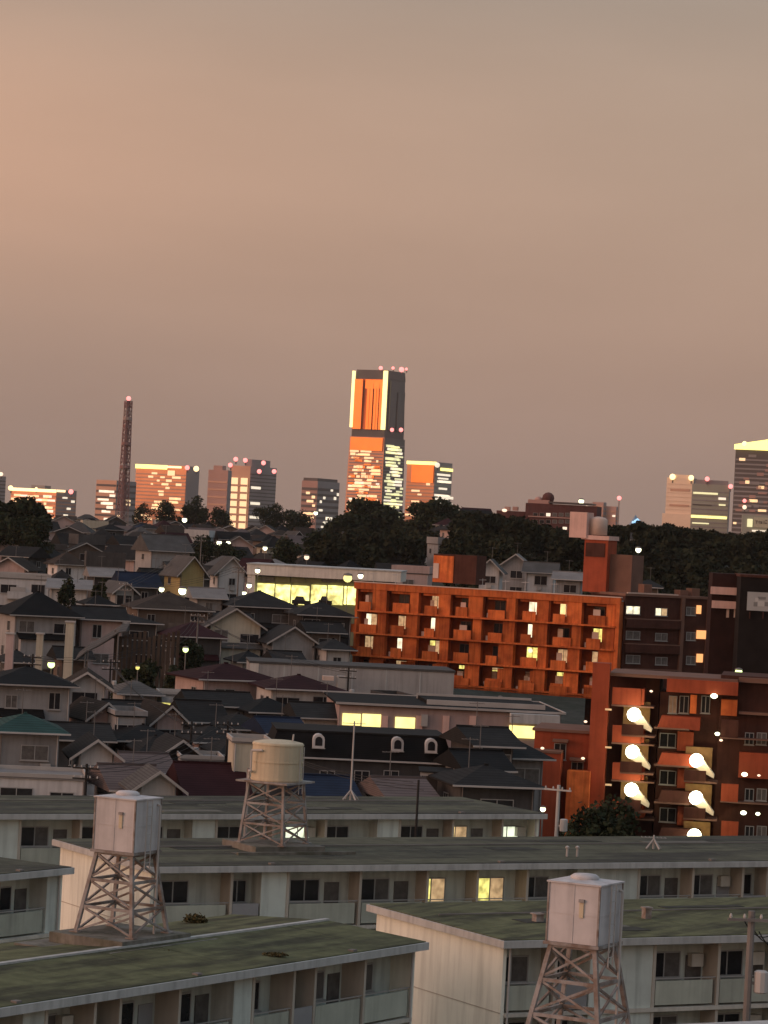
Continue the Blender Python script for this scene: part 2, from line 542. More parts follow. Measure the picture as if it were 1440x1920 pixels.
# ------------------------------------------------------------------ five-storey housing blocks
ST = 2.7
m_patch = mat('newer_roof_sheet', (0.125, 0.125, 0.105), var=0.25, scale=1.5)
m_patch_d = mat('dark_roof_patch', (0.045, 0.047, 0.04), var=0.3, scale=1.5)
ROOF_Z = 13.82
def danchi(label, p0, rz, L, D, bays, lit=(), storeys=(4, 3, 2), moss=None, ridge=0.0, cover=True):
    """p0: world point of the front-left roof corner. local x along the front, y to the back."""
    H = 5 * ST
    c, s = math.cos(rz), math.sin(rz)
    ox, oy = 0.45, 0.45
    org = Vector((p0.x + (c * ox - s * oy), p0.y + (s * ox + c * oy), 0.0))
    t = thing('apartment_block', label, 'apartment block', org, rz)
    lx, ly = L - 2 * ox, D - 2 * oy
    rec = 1.05
    bx('wall', m_danchi, t, 0.0, rec, 0, lx, ly, H)
    bx('gable_wall', m_gable, t, -0.16, 0.0, 0, -0.002, ly, H)
    bx('gable_wall', m_gable, t, lx + 0.002, 0.0, 0, lx + 0.16, ly, H)
    # roof slab, fascia and covering
    r = MB().box(-ox, -oy, H + 0.004, lx + ox, ly + oy, ROOF_Z - 0.02).build('roof', m_fascia, t)
    x0, x1, y0, y1 = -ox + 0.10, lx + ox - 0.10, -oy + 0.10, ly + oy - 0.10
    b = MB()
    nx = 40
    for i in range(nx):
        a0, a1 = x0 + (x1 - x0) * i / nx, x0 + (x1 - x0) * (i + 1) / nx
        j0, j1 = rng.uniform(0, 0.012), rng.uniform(0, 0.012)
        ym = (y0 + y1) / 2
        zt = ROOF_Z + 0.02
        b.add([(a0, y0, zt), (a1, y0, zt), (a1, ym, zt + ridge + j1), (a0, ym, zt + ridge + j0), (a1, y1, zt), (a0, y1, zt),
               (a0, y0, ROOF_Z - 0.02), (a1, y0, ROOF_Z - 0.02), (a1, y1, ROOF_Z - 0.02), (a0, y1, ROOF_Z - 0.02)],
              [(0, 1, 2, 3), (3, 2, 4, 5), (6, 7, 1, 0), (5, 4, 8, 9)])
    b.add([(x0, y0, ROOF_Z - 0.02), (x0, y0, ROOF_Z + 0.02), (x0, (y0 + y1) / 2, ROOF_Z + 0.02 + ridge), (x0, y1, ROOF_Z + 0.02), (x0, y1, ROOF_Z - 0.02)], [(0, 1, 2, 3, 4)])
    b.add([(x1, y0, ROOF_Z - 0.02), (x1, y0, ROOF_Z + 0.02), (x1, (y0 + y1) / 2, ROOF_Z + 0.02 + ridge), (x1, y1, ROOF_Z + 0.02), (x1, y1, ROOF_Z - 0.02)], [(4, 3, 2, 1, 0)])
    b.build('roof_covering', moss or m_moss, r)
    # patched sheets, a cable run and drain outlets on the covering
    for i in range(5):
        px_, py_ = rng.uniform(x0 + 1, x1 - 4), rng.uniform(y0 + .6, y1 - 2.2)
        if ridge and abs(py_ + .8 - (y0 + y1) / 2) < 2.2:
            continue
        zz = ROOF_Z + 0.045 + (ridge * (1 - abs(py_ + .6 - (y0 + y1) / 2) / ((y1 - y0) / 2)) if ridge else 0.0)
        if ridge:
            continue
        bx('roof_patch', m_patch if i % 2 else m_patch_d, r, px_, py_, ROOF_Z + 0.0, px_ + rng.uniform(1.2, 4.5), py_ + rng.uniform(0.5, 1.3), zz)
    if not ridge:
        yc = y0 + (y1 - y0) * 0.62
        MB().tube((x0 + 1, yc, ROOF_Z + 0.09), (x1 - 1, yc + 0.5, ROOF_Z + 0.09), 0.035, n=5).build('cable_run', m_pole, r)
    for i in range(4):
        xx = x0 + (x1 - x0) * (i + .5) / 4
        bx('drain_outlet', m_pole, r, xx - .14, y0 + .05, ROOF_Z, xx + .14, y0 + .3, ROOF_Z + 0.10)
    if ridge:
        bx('ridge_cap', m_fascia, r, x0, (y0 + y1) / 2 - 0.12, ROOF_Z + ridge - 0.05, x1, (y0 + y1) / 2 + 0.12, ROOF_Z + ridge + 0.09)
    # lower storeys nobody sees from here: plain slabs
    for k in range(1, 5):
        bx('balcony_slab', m_slab, t, 0.004, -0.10, k * ST - 0.16, lx - 0.004, rec - 0.004, k * ST)
    edges = []
    x = 0.0
    i = 0
    while x < lx - 0.8:
        kind, w = bays[i % len(bays)]
        if lx - x - w < 0.8:
            w = lx - x
        edges.append((x, min(lx, x + w), kind))
        x += w
        i += 1
    for (a, e, kind) in edges:
        for k in range(5):
            z = k * ST
            zt = z + ST - (0.16 if k < 4 else 0.0)
            det = k in storeys
            if kind == 'W':
                if det:
                    bx('wall_panel', m_danchi, t, a + 0.004, 0.02, z + 0.004, e - 0.004, rec - 0.004, zt - 0.004)
                continue
            if not det:
                continue
            if a > 0.5:
                bx('partition', m_post, t, a - 0.07, -0.02, z + 0.004, a + 0.07, rec - 0.004, zt - 0.004)
            if kind == 'P':
                bx('balcony_parapet', m_parapet, t, a + 0.12, 0.0, z + 0.10, e - 0.26, 0.09, z + 1.10)
                b = MB()
                b.tube((a + 0.1, 0.045, z + 1.2), (e - 0.1, 0.045, z + 1.2), 0.03, n=4)
                b.tube((a + 0.16, 0.045, z + 1.1), (a + 0.16, 0.045, z + 1.2), 0.02, n=4)
                b.tube((e - 0.30, 0.045, z + 1.1), (e - 0.30, 0.045, z + 1.2), 0.02, n=4)
                b.build('handrail', m_frame, t)
            elif kind == 'G':
                bx('storage_panel', m_panel_grey, t, a + 0.10, 0.0, z + 0.06, e - 0.10, 0.05, z + 1.15)
            w = min(1.55, (e - a) - 0.7)
            cx = a + (e - a) * (0.36 if kind == 'P' else 0.5)
            mt = None
            for (lt, kk, gm) in lit:
                if kk == k and a <= lt <= e:
                    mt = gm
                    cx = min(max(lt, a + 0.75), e - 0.75)
            window(t, cx, rec - 0.003, z + 1.12 if not mt else z + 0.95, w, 1.0 if not mt else 1.15, mt)
            if kind == 'P' and e - a > 2.9 and rng.random() < 0.65:
                # balcony door beside the window, and now and then something leaning on the balcony
                dx = cx + w / 2 + 0.75
                if dx < e - 0.45:
                    bx('balcony_door', m_glass_b if rng.random() < .5 else m_panel_grey, t, dx - 0.4, rec - 0.05, z + 0.12, dx + 0.4, rec - 0.004, z + 2.0)
            if rng.random() < 0.16:
                q = e - 0.55
                bx('air_conditioner', m_slab, t, q - 0.35, rec - 0.36, z + 1.55, q + 0.25, rec - 0.02, z + 2.1)
    # rain pipes down the gable and the front
    b = MB()
    b.tube((0.12, -0.07, 0), (0.12, -0.07, H), 0.05)
    b.build('rain_pipe', m_pipe, t)
    b = MB()
    b.tube((lx - 0.12, -0.07, 0), (lx - 0.12, -0.07, H), 0.05)
    b.build('rain_pipe', m_pipe, t)
    # fine seam and vent line on the gable
    for k in range(1, 5):
        bx('gable_seam', m_post, t, -0.175, 0.05, k * ST - 0.02, -0.161, ly - 0.05, k * ST + 0.02)
    return t
def local_x(p0, rz, px, py):
    """distance along a block's front at which a photo column falls"""
    base = p0 + Vector((-math.sin(rz), math.cos(rz), 0)) * 1.5 - Vector((0, 0, 1.7))
    best = min((abs(proj(base + Vector((math.cos(rz), math.sin(rz), 0)) * (k * 0.05))[0] - px), k * 0.05) for k in range(0, 1400))
    return best[1] - 0.45

RZ = R_(29.5)
p_r1 = at_z(945, 1764, ROOF_Z)
row1_bays = [('P', 2.4), ('G', 1.7), ('W', 1.6), ('W', 1.6), ('P', 3.3), ('P', 3.2), ('W', 1.7), ('P', 3.3), ('G', 1.6), ('P', 3.3)]
danchi('cream housing block with lit pale gable, nearest at lower right', p_r1, RZ, 40, 11.4, row1_bays, storeys=(4, 3, 2))

p_r2 = at_z(282, 1625, ROOF_Z)
row2_bays = [('P', 4.1), ('G', 1.6), ('W', 1.45), ('P', 4.0), ('P', 3.8), ('P', 2.9), ('P', 2.95), ('P', 3.0), ('W', 2.4), ('W', 1.4), ('P', 3.4), ('P', 3.2), ('G', 1.6), ('P', 3.3)]
lit2 = [(local_x(p_r2, RZ, 806, 1680), 4, g_win_y), (local_x(p_r2, RZ, 916, 1680), 4, g_win_y)]
danchi('cream housing block with two yellow windows in the second row', p_r2, RZ, 52, 11.6, row2_bays, lit2, storeys=(4, 3), moss=m_moss_b)

e3 = at_z(1027, 1526, ROOF_Z)
L3 = 46.0
p_r3 = e3 - Vector((math.cos(RZ), math.sin(RZ), 0)) * L3
lit3 = [(local_x(p_r3, RZ, x, 1570), 4, g) for x, g in ((556, g_win_g), (850, g_win), (948, g_win_g))]
danchi('cream housing block in the third row with three lit windows', p_r3, RZ, L3, 10.0, [('P', 3.6), ('P', 3.4), ('P', 3.4), ('W', 1.5)], lit3, storeys=(4,), moss=m_moss_b)

RZA = R_(56.5)
e_a = at_z(805, 1766, ROOF_Z)
LA = 40.0
p_a = e_a - Vector((math.cos(RZA), math.sin(RZA), 0)) * LA
danchi('housing block with green mossy ridged roof, running diagonally at lower left', p_a, RZA, LA, 9.8, [('P', 3.3), ('W', 1.2), ('P', 2.6), ('G', 1.4), ('P', 3.4)], storeys=(4, 3, 2), ridge=0.30)
e_b = at_z(140, 1626, ROOF_Z)
p_b = e_b - Vector((math.cos(RZA), math.sin(RZA), 0)) * 28
danchi('grey housing block cut off by the left edge beside the pink tank', p_b, RZA, 28, 9.6, [('P', 3.4), ('W', 1.4), ('P', 2.8)], storeys=(4, 3), moss=m_moss_b)

# ------------------------------------------------------------------ water towers
def lattice(t, hw_top, hw_bot, h, m=None, levels=2, r=0.066):
    """four legs, rings and crossed braces under a tank: every steel a part of its own"""
    m = m or m_steel
    cs = [(-1, -1), (1, -1), (1, 1), (-1, 1)]
    def pt(i, f):
        w = hw_bot + (hw_top - hw_bot) * f
        return (cs[i % 4][0] * w, cs[i % 4][1] * w, h * f)
    for i in range(4):
        MB().tube(pt(i, 0), pt(i, 1), r * 1.5, n=4).build('leg', m, t)
        bx('base_plate', m_steel, t, *(Vector(pt(i, 0)) + Vector((-.18, -.18, 0.0))), *(Vector(pt(i, 0)) + Vector((.18, .18, 0.05))))
    for k in range(levels + 1):
        f = k / levels
        if k:
            for i in range(4):
                MB().tube(pt(i, f - 0.01), pt(i + 1, f - 0.01), r * 1.15, n=4).build('ring_beam', m, t)
        if k < levels:
            g = (k + 1) / levels
            for i in range(4):
                MB().tube(pt(i, f + 0.02), pt(i + 1, g - 0.02), r * 0.8, n=4).build('brace', m, t)
                MB().tube(pt(i + 1, f + 0.02), pt(i, g - 0.02), r * 0.8, n=4).build('brace', m, t)
def ladder(t, x, y, z0, z1, m):
    for s in (-0.18, 0.18):
        MB().tube((x, y + s, z0), (x, y + s, z1), 0.025, n=4).build('ladder_rail', m, t)
    k = z0 + 0.3
    while k < z1:
        MB().tube((x, y - 0.18, k), (x, y + 0.18, k), 0.016, n=4).build('ladder_rung', m, t)
        k += 0.35
def box_tank(label, base, rz, h, hw_bot, w=1.8, th=1.95, lean=0):
    t = thing('water_tower', label, 'water tank', base, rz)
    lattice(t, w / 2 - 0.12, hw_bot, h, levels=3)
    bx('platform', m_steel, t, -w / 2 - 0.08, -w / 2 - 0.08, h, w / 2 + 0.08, w / 2 + 0.08, h + 0.10)
    z0 = h + 0.104
    n = 2
    # bulged panels, two by two on each face, with proud flanges between them
    a = w / 2
    tk = MB().box(-a, -a, z0, a, a, z0 + th).build('tank', m_tank, t)
    for k in (z0 + th * 0.5,):
        for (x0, y0, x1, y1) in ((-a, -a - 0.012, a, -a - 0.002), (a + 0.002, -a, a + 0.012, a), (-a - 0.012, -a, -a - 0.002, a), (-a, a + 0.002, a, a + 0.012)):
            bx('flange', m_tank, tk, x0, y0, k - 0.022, x1, y1, k + 0.022)
    for s_ in (-1, 1):
        bx('flange', m_tank, tk, -0.02, s_ * (a + 0.008) - 0.006, z0, 0.02, s_ * (a + 0.008) + 0.006, z0 + th)
        bx('flange', m_tank, tk, s_ * (a + 0.008) - 0.006, -0.02, z0, s_ * (a + 0.008) + 0.006, 0.02, z0 + th)
        for s2 in (-1, 1):
            bx('corner_angle', m_steel, tk, s_ * a - 0.03, s2 * a - 0.03, z0, s_ * a + 0.03, s2 * a + 0.03, z0 + th)
    b = MB()
    o = a + 0.06
    b.hexa([(-o, -o, z0 + th + 0.003), (o, -o, z0 + th + 0.003), (o, o, z0 + th + 0.003), (-o, o, z0 + th + 0.003)],
           [(-o, -o, z0 + th + 0.05), (o, -o, z0 + th + 0.05), (o, o, z0 + th + 0.05), (-o, o, z0 + th + 0.05)])
    b.add([(-o, -o, z0 + th + 0.053), (o, -o, z0 + th + 0.053), (o, o, z0 + th + 0.053), (-o, o, z0 + th + 0.053), (0, 0, z0 + th + 0.15)],
          [(0, 1, 4), (1, 2, 4), (2, 3, 4), (3, 0, 4)])
    b.build('tank_roof', m_tank, t)
    MB().lathe([(0.44, 0), (0.46, 0.12), (0.36, 0.19), (0.08, 0.22)], 18, (-0.05, 0, z0 + th + 0.06)).build('hatch', m_tank, t, smooth_=True)
    b = MB()
    b.tube((a + 0.13, a - 0.25, -0.1), (a + 0.13, a - 0.25, z0 + th - 0.25), 0.05)
    b.tube((a + 0.13, a - 0.25, z0 + th - 0.25), (a - 0.05, a - 0.25, z0 + th - 0.18), 0.05)
    b.build('overflow_pipe', m_pipe, t)
    ladder(t, a + 0.14, -0.1, h - 0.6, z0 + th, m_pipe)
    bx('level_gauge', m_tank_c, t, -0.08 + 0.3, -a - 0.05, z0 + th * 0.45, 0.06 + 0.3, -a - 0.004, z0 + th * 0.7)
    bx('gauge_cover', m_steel, t, 0.2, -a - 0.09, z0 + th * 0.71, 0.38, -a - 0.004, z0 + th * 0.76)
    return t
THK = R_(-28)
m_plinth = mat('stained_plinth_concrete', (0.19, 0.185, 0.165), col2=(0.11, 0.11, 0.085), scale2=0.8, var=0.2, streak=0.3)
# tank on the diagonal block (on a concrete plinth), and the one on the block below the frame
b_l = at_z(228, 1748, ROOF_Z + 0.55)
pl = thing('tank_plinth', 'weathered concrete plinth under the left pink water tank', 'plinth', (b_l.x, b_l.y, 0), RZA)
bx('base_block', m_plinth, pl, -3.4, -2.2, 4.0, 3.2, 2.4, ROOF_Z + 0.16)
bx('plinth_slab', m_plinth, pl, -2.1, -1.7, ROOF_Z + 0.164, 2.1, 1.8, ROOF_Z + 0.545)
bx('kerb', m_plinth, pl, -3.4, -2.2, ROOF_Z + 0.164, 3.2, -2.05, ROOF_Z + 0.30)
box_tank('pink-lit square water tank on rusty lattice, at left', b_l, THK, 3.05, 1.25)
d_r = 96.0
top_r = at(1118, 1770, d_r)
b_r = at(1093, 1770, d_r + 0.4)
hb = b_r.z - (ROOF_Z + 0.3)
b_r.z = ROOF_Z + 0.3
pr = thing('lower_apartment_block', 'housing block roof below the frame carrying the right water tank', 'apartment block', (b_r.x, b_r.y, 0), RZ)
bx('wall', m_danchi, pr, -9, -4.2, 0, 12, 4.2, 13.3)
bx('roof', m_fascia, pr, -9.5, -4.6, 13.304, 12.5, 4.6, ROOF_Z + 0.02)
bx('plinth_slab', m_slab, pr, -2.2, -2.0, ROOF_Z + 0.024, 2.2, 2.0, ROOF_Z + 0.296)
box_tank('pink-lit square water tank on rusty lattice, at lower right', b_r, THK, hb, 1.32, w=1.75, th=1.85)

def drum_tank(label, base, rz, h, hw_bot, r=1.28, th=1.85):
    t = thing('water_tower', label, 'water tank', base, rz)
    lattice(t, r * 0.78, hw_bot, h, levels=3, r=0.06)
    bx('platform', m_steel, t, -r - 0.25, -r - 0.15, h, r + 0.15, r + 0.15, h + 0.09)
    MB().lathe([(r, 0), (r, th), (r * 0.98, th + 0.06), (r * 0.6, th + 0.16), (0.1, th + 0.20)], 32, (0, 0, h + 0.094)).build('drum', m_tank_c, t, smooth_=False)
    for z in (0.05, th * 0.5, th - 0.06):
        MB().lathe([(r + 0.002, z), (r + 0.03, z), (r + 0.03, z + 0.06), (r + 0.002, z + 0.06)], 32, (0, 0, h + 0.094)).build('hoop', m_tank_c, t)
    b = MB()
    z1 = h + th * 0.86
    pts = [(-r - 0.02, -0.5, h - 0.9), (-r - 0.05, -0.5, h + 0.5), (-0.72, -r - 0.1, h + 0.55), (-0.72, -r - 0.1, z1), (-0.1, -r - 0.1, z1 + 0.05)]
    for p, q in zip(pts, pts[1:]):
        b.tube(p, q, 0.06)
    b.build('riser_pipe', m_pipe, t)
    MB().tube((0.7, 0.2, h + th + 0.1), (0.75, 0.2, h + th + 0.6), 0.05).build('vent', m_pipe, t)
    ladder(t, r + 0.08, 0.1, h - 0.5, h + th, m_pipe)
    return t
b_c = at_z(512, 1580, ROOF_Z + 0.35)
pc = thing('tank_plinth', 'low concrete plinth under the cream drum tank', 'plinth', (b_c.x, b_c.y, 0), RZ)
bx('plinth_slab', m_plinth, pc, -1.9, -1.8, ROOF_Z - 0.5, 2.0, 1.9, ROOF_Z + 0.345)
bx('kerb', m_plinth, pc, -3.2, -2.5, ROOF_Z - 0.3, 3.4, -2.3, ROOF_Z + 0.16)
drum_tank('cream drum-shaped water tank on lattice legs', b_c, THK, 3.05, 1.25)

# ------------------------------------------------------------------ aerials, poles and roof clutter
def mast(label, base, h, m=None, base_size=0.0, yagi=True):
    t = thing('roof_aerial', label, 'aerial', base)
    MB().tube((0, 0, 0), (0, 0, h), 0.06, 0.045).build('mast', m or m_pipe, t)
    if base_size:
        for a in range(4):
            an = a * math.pi / 2 + 0.6
            MB().tube((math.cos(an) * base_size, math.sin(an) * base_size, 0.03), (0, 0, base_size * 1.1), 0.05).build('stay', m or m_pipe, t)
    if yagi:
        b = MB()
        b.tube((-0.7, 0, h - 0.15), (0.7, 0.2, h - 0.15), 0.025, n=4)
        for k in range(7):
            x = -0.65 + k * 0.21
            b.tube((x, -0.35, h - 0.15 + 0.03), (x, 0.35, h - 0.12), 0.014, n=4)
        b.build('aerial', m_frame, t)
    return t
def pole(label, base, h, arms=2, r=0.16, m=None, box=True, side=1):
    t = thing('utility_pole', label, 'utility pole', base, rng.uniform(-0.4, 0.4))
    m = m or m_pole
    MB().tube((0, 0, 0), (0, 0, h), r, r * 0.65, n=8).build('pole', m, t)
    for k in range(arms):
        z = h - 0.35 - k * 0.7
        bx('crossarm', m, t, -0.9, -0.06 - r, z, 0.9, 0.04 - r, z + 0.10)
        for x in (-0.8, -0.3, 0.3, 0.8):
            MB().lathe([(0.04, 0), (0.06, 0.06), (0.03, 0.16)], 6, (x, -0.01 - r, z + 0.10)).build('insulator', m_pipe, t)
    if box:
        MB().lathe([(0.2, 0), (0.26, 0.05), (0.26, 0.75), (0.18, 0.8)], 10, (side * 0.45, 0, h - 2.9)).build('transformer', m_pipe, t)
        bx('bracket', m, t, min(0, side * 0.25), -0.05, h - 2.6, max(0, side * 0.25), 0.05, h - 2.5)
    return t
bp = at_z(657, 1500, ROOF_Z + 0.05)
mast('thin mast with splayed feet on the third block roof', bp, (1500 - 1352) * bp.y / F, base_size=0.55)
bp = at_z(1225, 1592, ROOF_Z + 0.05)
mast('short leaning aerial on the second block roof at right', bp, 0.75, base_size=0.5)
for lab, x in (('left', 1063), ('right', 1082)):
    bp = at_z(x, 1606, ROOF_Z + 0.05)
    t = thing('vent_pipe', lab + ' one of two small vent pipes above the right tank', 'vent pipe', bp)
    MB().tube((0, 0, 0), (0, 0, 0.42), 0.06).build('pipe', m_pipe, t)
    MB().lathe([(0.10, 0), (0.11, 0.08), (0.03, 0.14)], 8, (0, 0, 0.42)).build('cowl', m_pipe, t)
t = thing('roof_vent', 'dark square vent stub on the nearest right block roof', 'vent', at_z(1212, 1722, ROOF_Z + 0.03), RZ)
bx('stack', m_steel, t, -0.16, -0.15, 0, 0.16, 0.15, 0.42)
bx('cap', m_steel, t, -0.2, -0.19, 0.424, 0.2, 0.19, 0.5)
t = thing('roof_vent', 'small low vent stub on green roof left of right tank', 'vent', at_z(1008, 1728, ROOF_Z + 0.03), RZ)
bx('stack', m_steel, t, -0.18, -0.18, 0, 0.18, 0.18, 0.30)
bx('cap', m_steel, t, -0.24, -0.24, 0.304, 0.24, 0.24, 0.36)
# heap of withered weeds on the mossy roof
# poles
def pole_px(label, px, ytop, d, **k):
    p = at(px, ytop, d)
    return pole(label, (p.x, p.y, terr(p.x, p.y) - 0.2), p.z - terr(p.x, p.y) + 0.2, **k)
pole_px('weathered utility pole at the right edge before the nearest block', 1410, 1708, 108, arms=1, r=0.19)
pole_px('dark slim utility pole rising before the third block', 785, 1462, 172, arms=0, r=0.10, box=False, m=m_black)
pole_px('grey concrete pole left of the round dark bush', 1048, 1472, 192, arms=1, r=0.17, m=m_pipe)
pole_px('dark utility pole with wide crossarm among left houses', 163, 1432, 205, arms=2, r=0.14, m=m_black)
pole_px('rust-brown pole beside the cream drum tank', 466, 1440, 168, arms=0, r=0.13, box=False, m=m_steel)

# ------------------------------------------------------------------ facade survey on a vertical plane
class Plane:
    def __init__(self, px, py, d, rz, z0=None):
        p = at(px, py, d)
        self.rz = rz
        self.X = Vector((math.cos(rz), math.sin(rz), 0))
        self.Y = Vector((-math.sin(rz), math.cos(rz), 0))
        self.org = Vector((p.x, p.y, terr(p.x, p.y) - 0.3 if z0 is None else z0))
        self.d = d
    def q(self, px, py, y=0.0):
        r = ray(px, py)
        c = Vector((0, 0, CAMZ))
        k = (self.org + self.Y * y - c).dot(self.Y) / r.dot(self.Y)
        v = c + r * k - self.org
        return v.dot(self.X), v.z
    def x(self, px, py=1250, y=0.0):
        return self.q(px, py, y)[0]
    def z(self, px, py, y=0.0):
        return self.q(px, py, y)[1]
    def thing(self, name, label, cat, group=None):
        return thing(name, label, cat, self.org, self.rz, group)
    def rect(self, name, mt, t, px0, py0, px1, py1, y0, y1):
        """box whose front face (local y0) covers the surveyed rectangle"""
        xa, za = self.q((px0 + px1) / 2, py1, y0)
        xb, zb = self.q((px0 + px1) / 2, py0, y0)
        pm = (py0 + py1) / 2
        return bx(name, mt, t, self.x(px0, pm, y0), y0, za, self.x(px1, pm, y0), y1, zb)
    def win(self, t, px0, py0, px1, py1, y, pane=None, far=True, frame=None):
        pm = (py0 + py1) / 2
        x0, x1 = self.x(px0, pm, y), self.x(px1, pm, y)
        z0, z1 = self.z((px0 + px1) / 2, py1, y), self.z((px0 + px1) / 2, py0, y)
        return window(t, (x0 + x1) / 2, y, z0, x1 - x0, z1 - z0, pane, far=far, frame=frame)

# ------------------------------------------------------------------ the long orange apartment house
P1 = Plane(672, 1090, 388, R_(-26))
o1 = P1.thing('brick_apartment_house', 'long orange brick apartment house with eight bays of balconies', 'apartment house')
ZT = P1.z(674, 1090)
LW = P1.x(1160, 1112)
SH = 2.85
NB = 8
bw = LW / NB
b = MB()
bx('wall', m_brick_shade, o1, 0.002, 1.45, 0, LW - 0.002, 11.0, ZT - 0.6)
bx('end_wall', m_brick, o1, -0.30, 0.05, 0, -0.002, 11.0, ZT - 0.55)
bx('end_wall', m_brick, o1, LW + 0.002, 0.05, 0, LW + 0.30, 11.0, ZT - 0.55)
rf = bx('roof_parapet', m_brick, o1, -0.42, -0.30, ZT - 0.95, LW + 0.42, 0.10, ZT - 0.12)
bx('coping', m_coping, o1, -0.5, -0.36, ZT - 0.116, LW + 0.5, 0.16, ZT)
bx('roof_deck', m_fascia, o1, -0.3, 0.104, ZT - 0.59, LW + 0.3, 11.0, ZT - 0.45)
litc = {(0, 5): g_win_w, (0, 6): g_win, (1, 0): g_win_w, (1, 2): g_win_w, (1, 5): g_win_w, (1, 7): g_win_y, (2, 2): g_win_y, (2, 5): g_win_y, (3, 3): g_win_y, (3, 6): g_win_y, (0, 2): g_dim, (1, 1): g_dim, (2, 0): g_dim, (2, 1): g_win_w, (3, 4): g_dim, (2, 6): g_dim, (3, 1): g_dim, (4, 4): g_win_y, (2, 7): g_dim}
m_curt = mat('pale_curtain_glass', (0.42, 0.30, 0.22), rough=0.5, var=0.3, scale=1.5)
for r in range(8):
    z0 = ZT - 0.95 - (r + 1) * SH + 0.22
    if z0 < 0:
        z0 = 0.02
    bx('balcony_slab', m_brick, o1, 0.0, -0.68, z0 - 0.20, LW, 1.44, z0)
    for j in range(NB):
        a, e = j * bw, (j + 1) * bw
        g = 0.62 + 0.25 * ((j * 7 + r * 3) % 3) / 2
        pr_ = -0.62 + 0.30 * ((j + r) % 2)
        wx = a + bw * (0.50 + 0.09 * ((j * 5 + r * 2) % 3))
        bx('balcony_parapet', m_brick, o1, a + g, pr_ - 0.02, z0 + 0.004, wx - 0.004, pr_ + 0.12, z0 + 1.05 + 0.1 * ((j + 2 * r) % 2))
        bx('wall_panel', m_brick, o1, wx, pr_ * 0.35, z0 + 0.004, e - 0.22, 0.62, z0 + SH - 0.204)
        if r == 0:
            bx('lintel', m_brick, o1, a + 0.3, 0.14, z0 + SH - 0.55, wx - 0.004, 0.40, z0 + SH - 0.21)
        # window or door in the recess
        gm = litc.get((r, j), 0)
        if gm:
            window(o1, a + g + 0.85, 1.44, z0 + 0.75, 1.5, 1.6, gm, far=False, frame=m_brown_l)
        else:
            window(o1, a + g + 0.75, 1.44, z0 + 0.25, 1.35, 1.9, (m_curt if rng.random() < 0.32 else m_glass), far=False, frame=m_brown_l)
        if rng.random() < 0.35:
            bx('laundry', rng.choice([m_coping, m_pink, m_curt]), o1, a + g + 0.35, 0.35, z0 + 1.0, a + g + rng.uniform(0.8, 1.4), 0.42, z0 + rng.uniform(1.7, 2.1))
        if rng.random() < 0.3:
            bx('air_conditioner', m_coping, o1, a + 0.1, 0.5, z0 + 0.02, a + 0.55, 0.85, z0 + 0.6)
        if r in (2,) and j == 5:
            ball('balcony_lamp', g_lamp_s, o1, (a + g + 1.2, -0.12, z0 + 2.0), 0.3)
for r in range(1, 5):
    z0 = ZT - 0.95 - (r + 1) * SH + 0.22
    bx('side_balcony', m_brick, o1, -1.35, 0.5, z0 - 0.1, -0.302, 3.2, z0 + 0.95)
bx('pier', m_brick, o1, LW - 0.05, -0.5, 0, LW + 0.45, 0.3, ZT - 0.96)
# roof huts and the lift tower with its tanks
def rect1(n, m_, x0, y0, x1, y1, dy, depth):
    return P1.rect(n, m_, o1, x0, y0, x1, y1, dy, dy + depth)
rect1('roof_hut', m_brown, 812, 1040, 893, 1094, 4.0, 3.0)
rect1('hut_panel', m_brick, 812, 1042, 850, 1092, 3.9, 0.09)  # sunlit side painted orange; the hut's brown body paints its shaded side
rect1('hut_door', m_coping, 812, 1056, 822, 1084, 3.8, 0.08)
tw = rect1('lift_tower', m_brick_r, 1094, 1012, 1138, 1110, 5.0, 3.0)
rect1('tower_louvre', m_brown, 1098, 1018, 1134, 1044, 4.92, 0.07)
rect1('machine_room', m_brown_l, 1141, 1040, 1184, 1112, 6.0, 4.0)
rect1('tower_cap', m_pink, 1090, 1004, 1142, 1012, 4.8, 3.4)
tk = rect1('roof_tank', m_pink, 1068, 960, 1100, 1008, 4.6, 2.2)
c0 = P1.q(1121, 1003, 6.4)
MB().lathe([(1.15, 0), (1.15, 1.9), (0.9, 2.15), (0.2, 2.3)], 20, (c0[0], 6.4, c0[1])).build('round_tank', m_coping, o1, smooth_=True)
for px in (700, 742, 905, 948, 985, 1040):
    zz = P1.z(px, 1092, 5)
    x = P1.x(px, 1092, 5)
    b = MB()
    b.tube((x, 5, ZT - 0.5), (x, 5, ZT + 1.2), 0.04)
    b.tube((x - 0.5, 5, ZT + 1.0), (x + 0.5, 5, ZT + 1.05), 0.03)
    b.build('roof_aerial', m_pipe, o1)

# ------------------------------------------------------------------ brown wing in the shade
cr = P1.org + P1.X * (LW + 0.5) + P1.Y * 1.0
P2 = Plane(1160, 1112, 370, R_(24))
P2.org = Vector((cr.x, cr.y, 0.5))
o2 = P2.thing('brown_apartment_wing', 'dark brown apartment wing with two pale lit windows', 'apartment house')
zt2 = P2.z(1162, 1112)
x2 = P2.x(1330, 1120)
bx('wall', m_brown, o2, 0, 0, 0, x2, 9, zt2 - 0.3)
bx('roof_edge', m_brown_l, o2, -0.1, -0.25, zt2 - 0.296, x2 + 0.25, 9.2, zt2)
bx('coping', m_coping, o2, x2 * 0.02, -0.2, zt2 + 0.004, x2 * 0.62, 0.1, zt2 + 0.16)
bx('pier', m_brown_l, o2, x2 * 0.66, -0.35, 0, x2 * 0.70, -0.002, zt2 - 0.3)
bx('pier', m_brown_l, o2, x2 - 0.3, -0.30, 0, x2 + 0.1, -0.002, zt2 - 0.3)
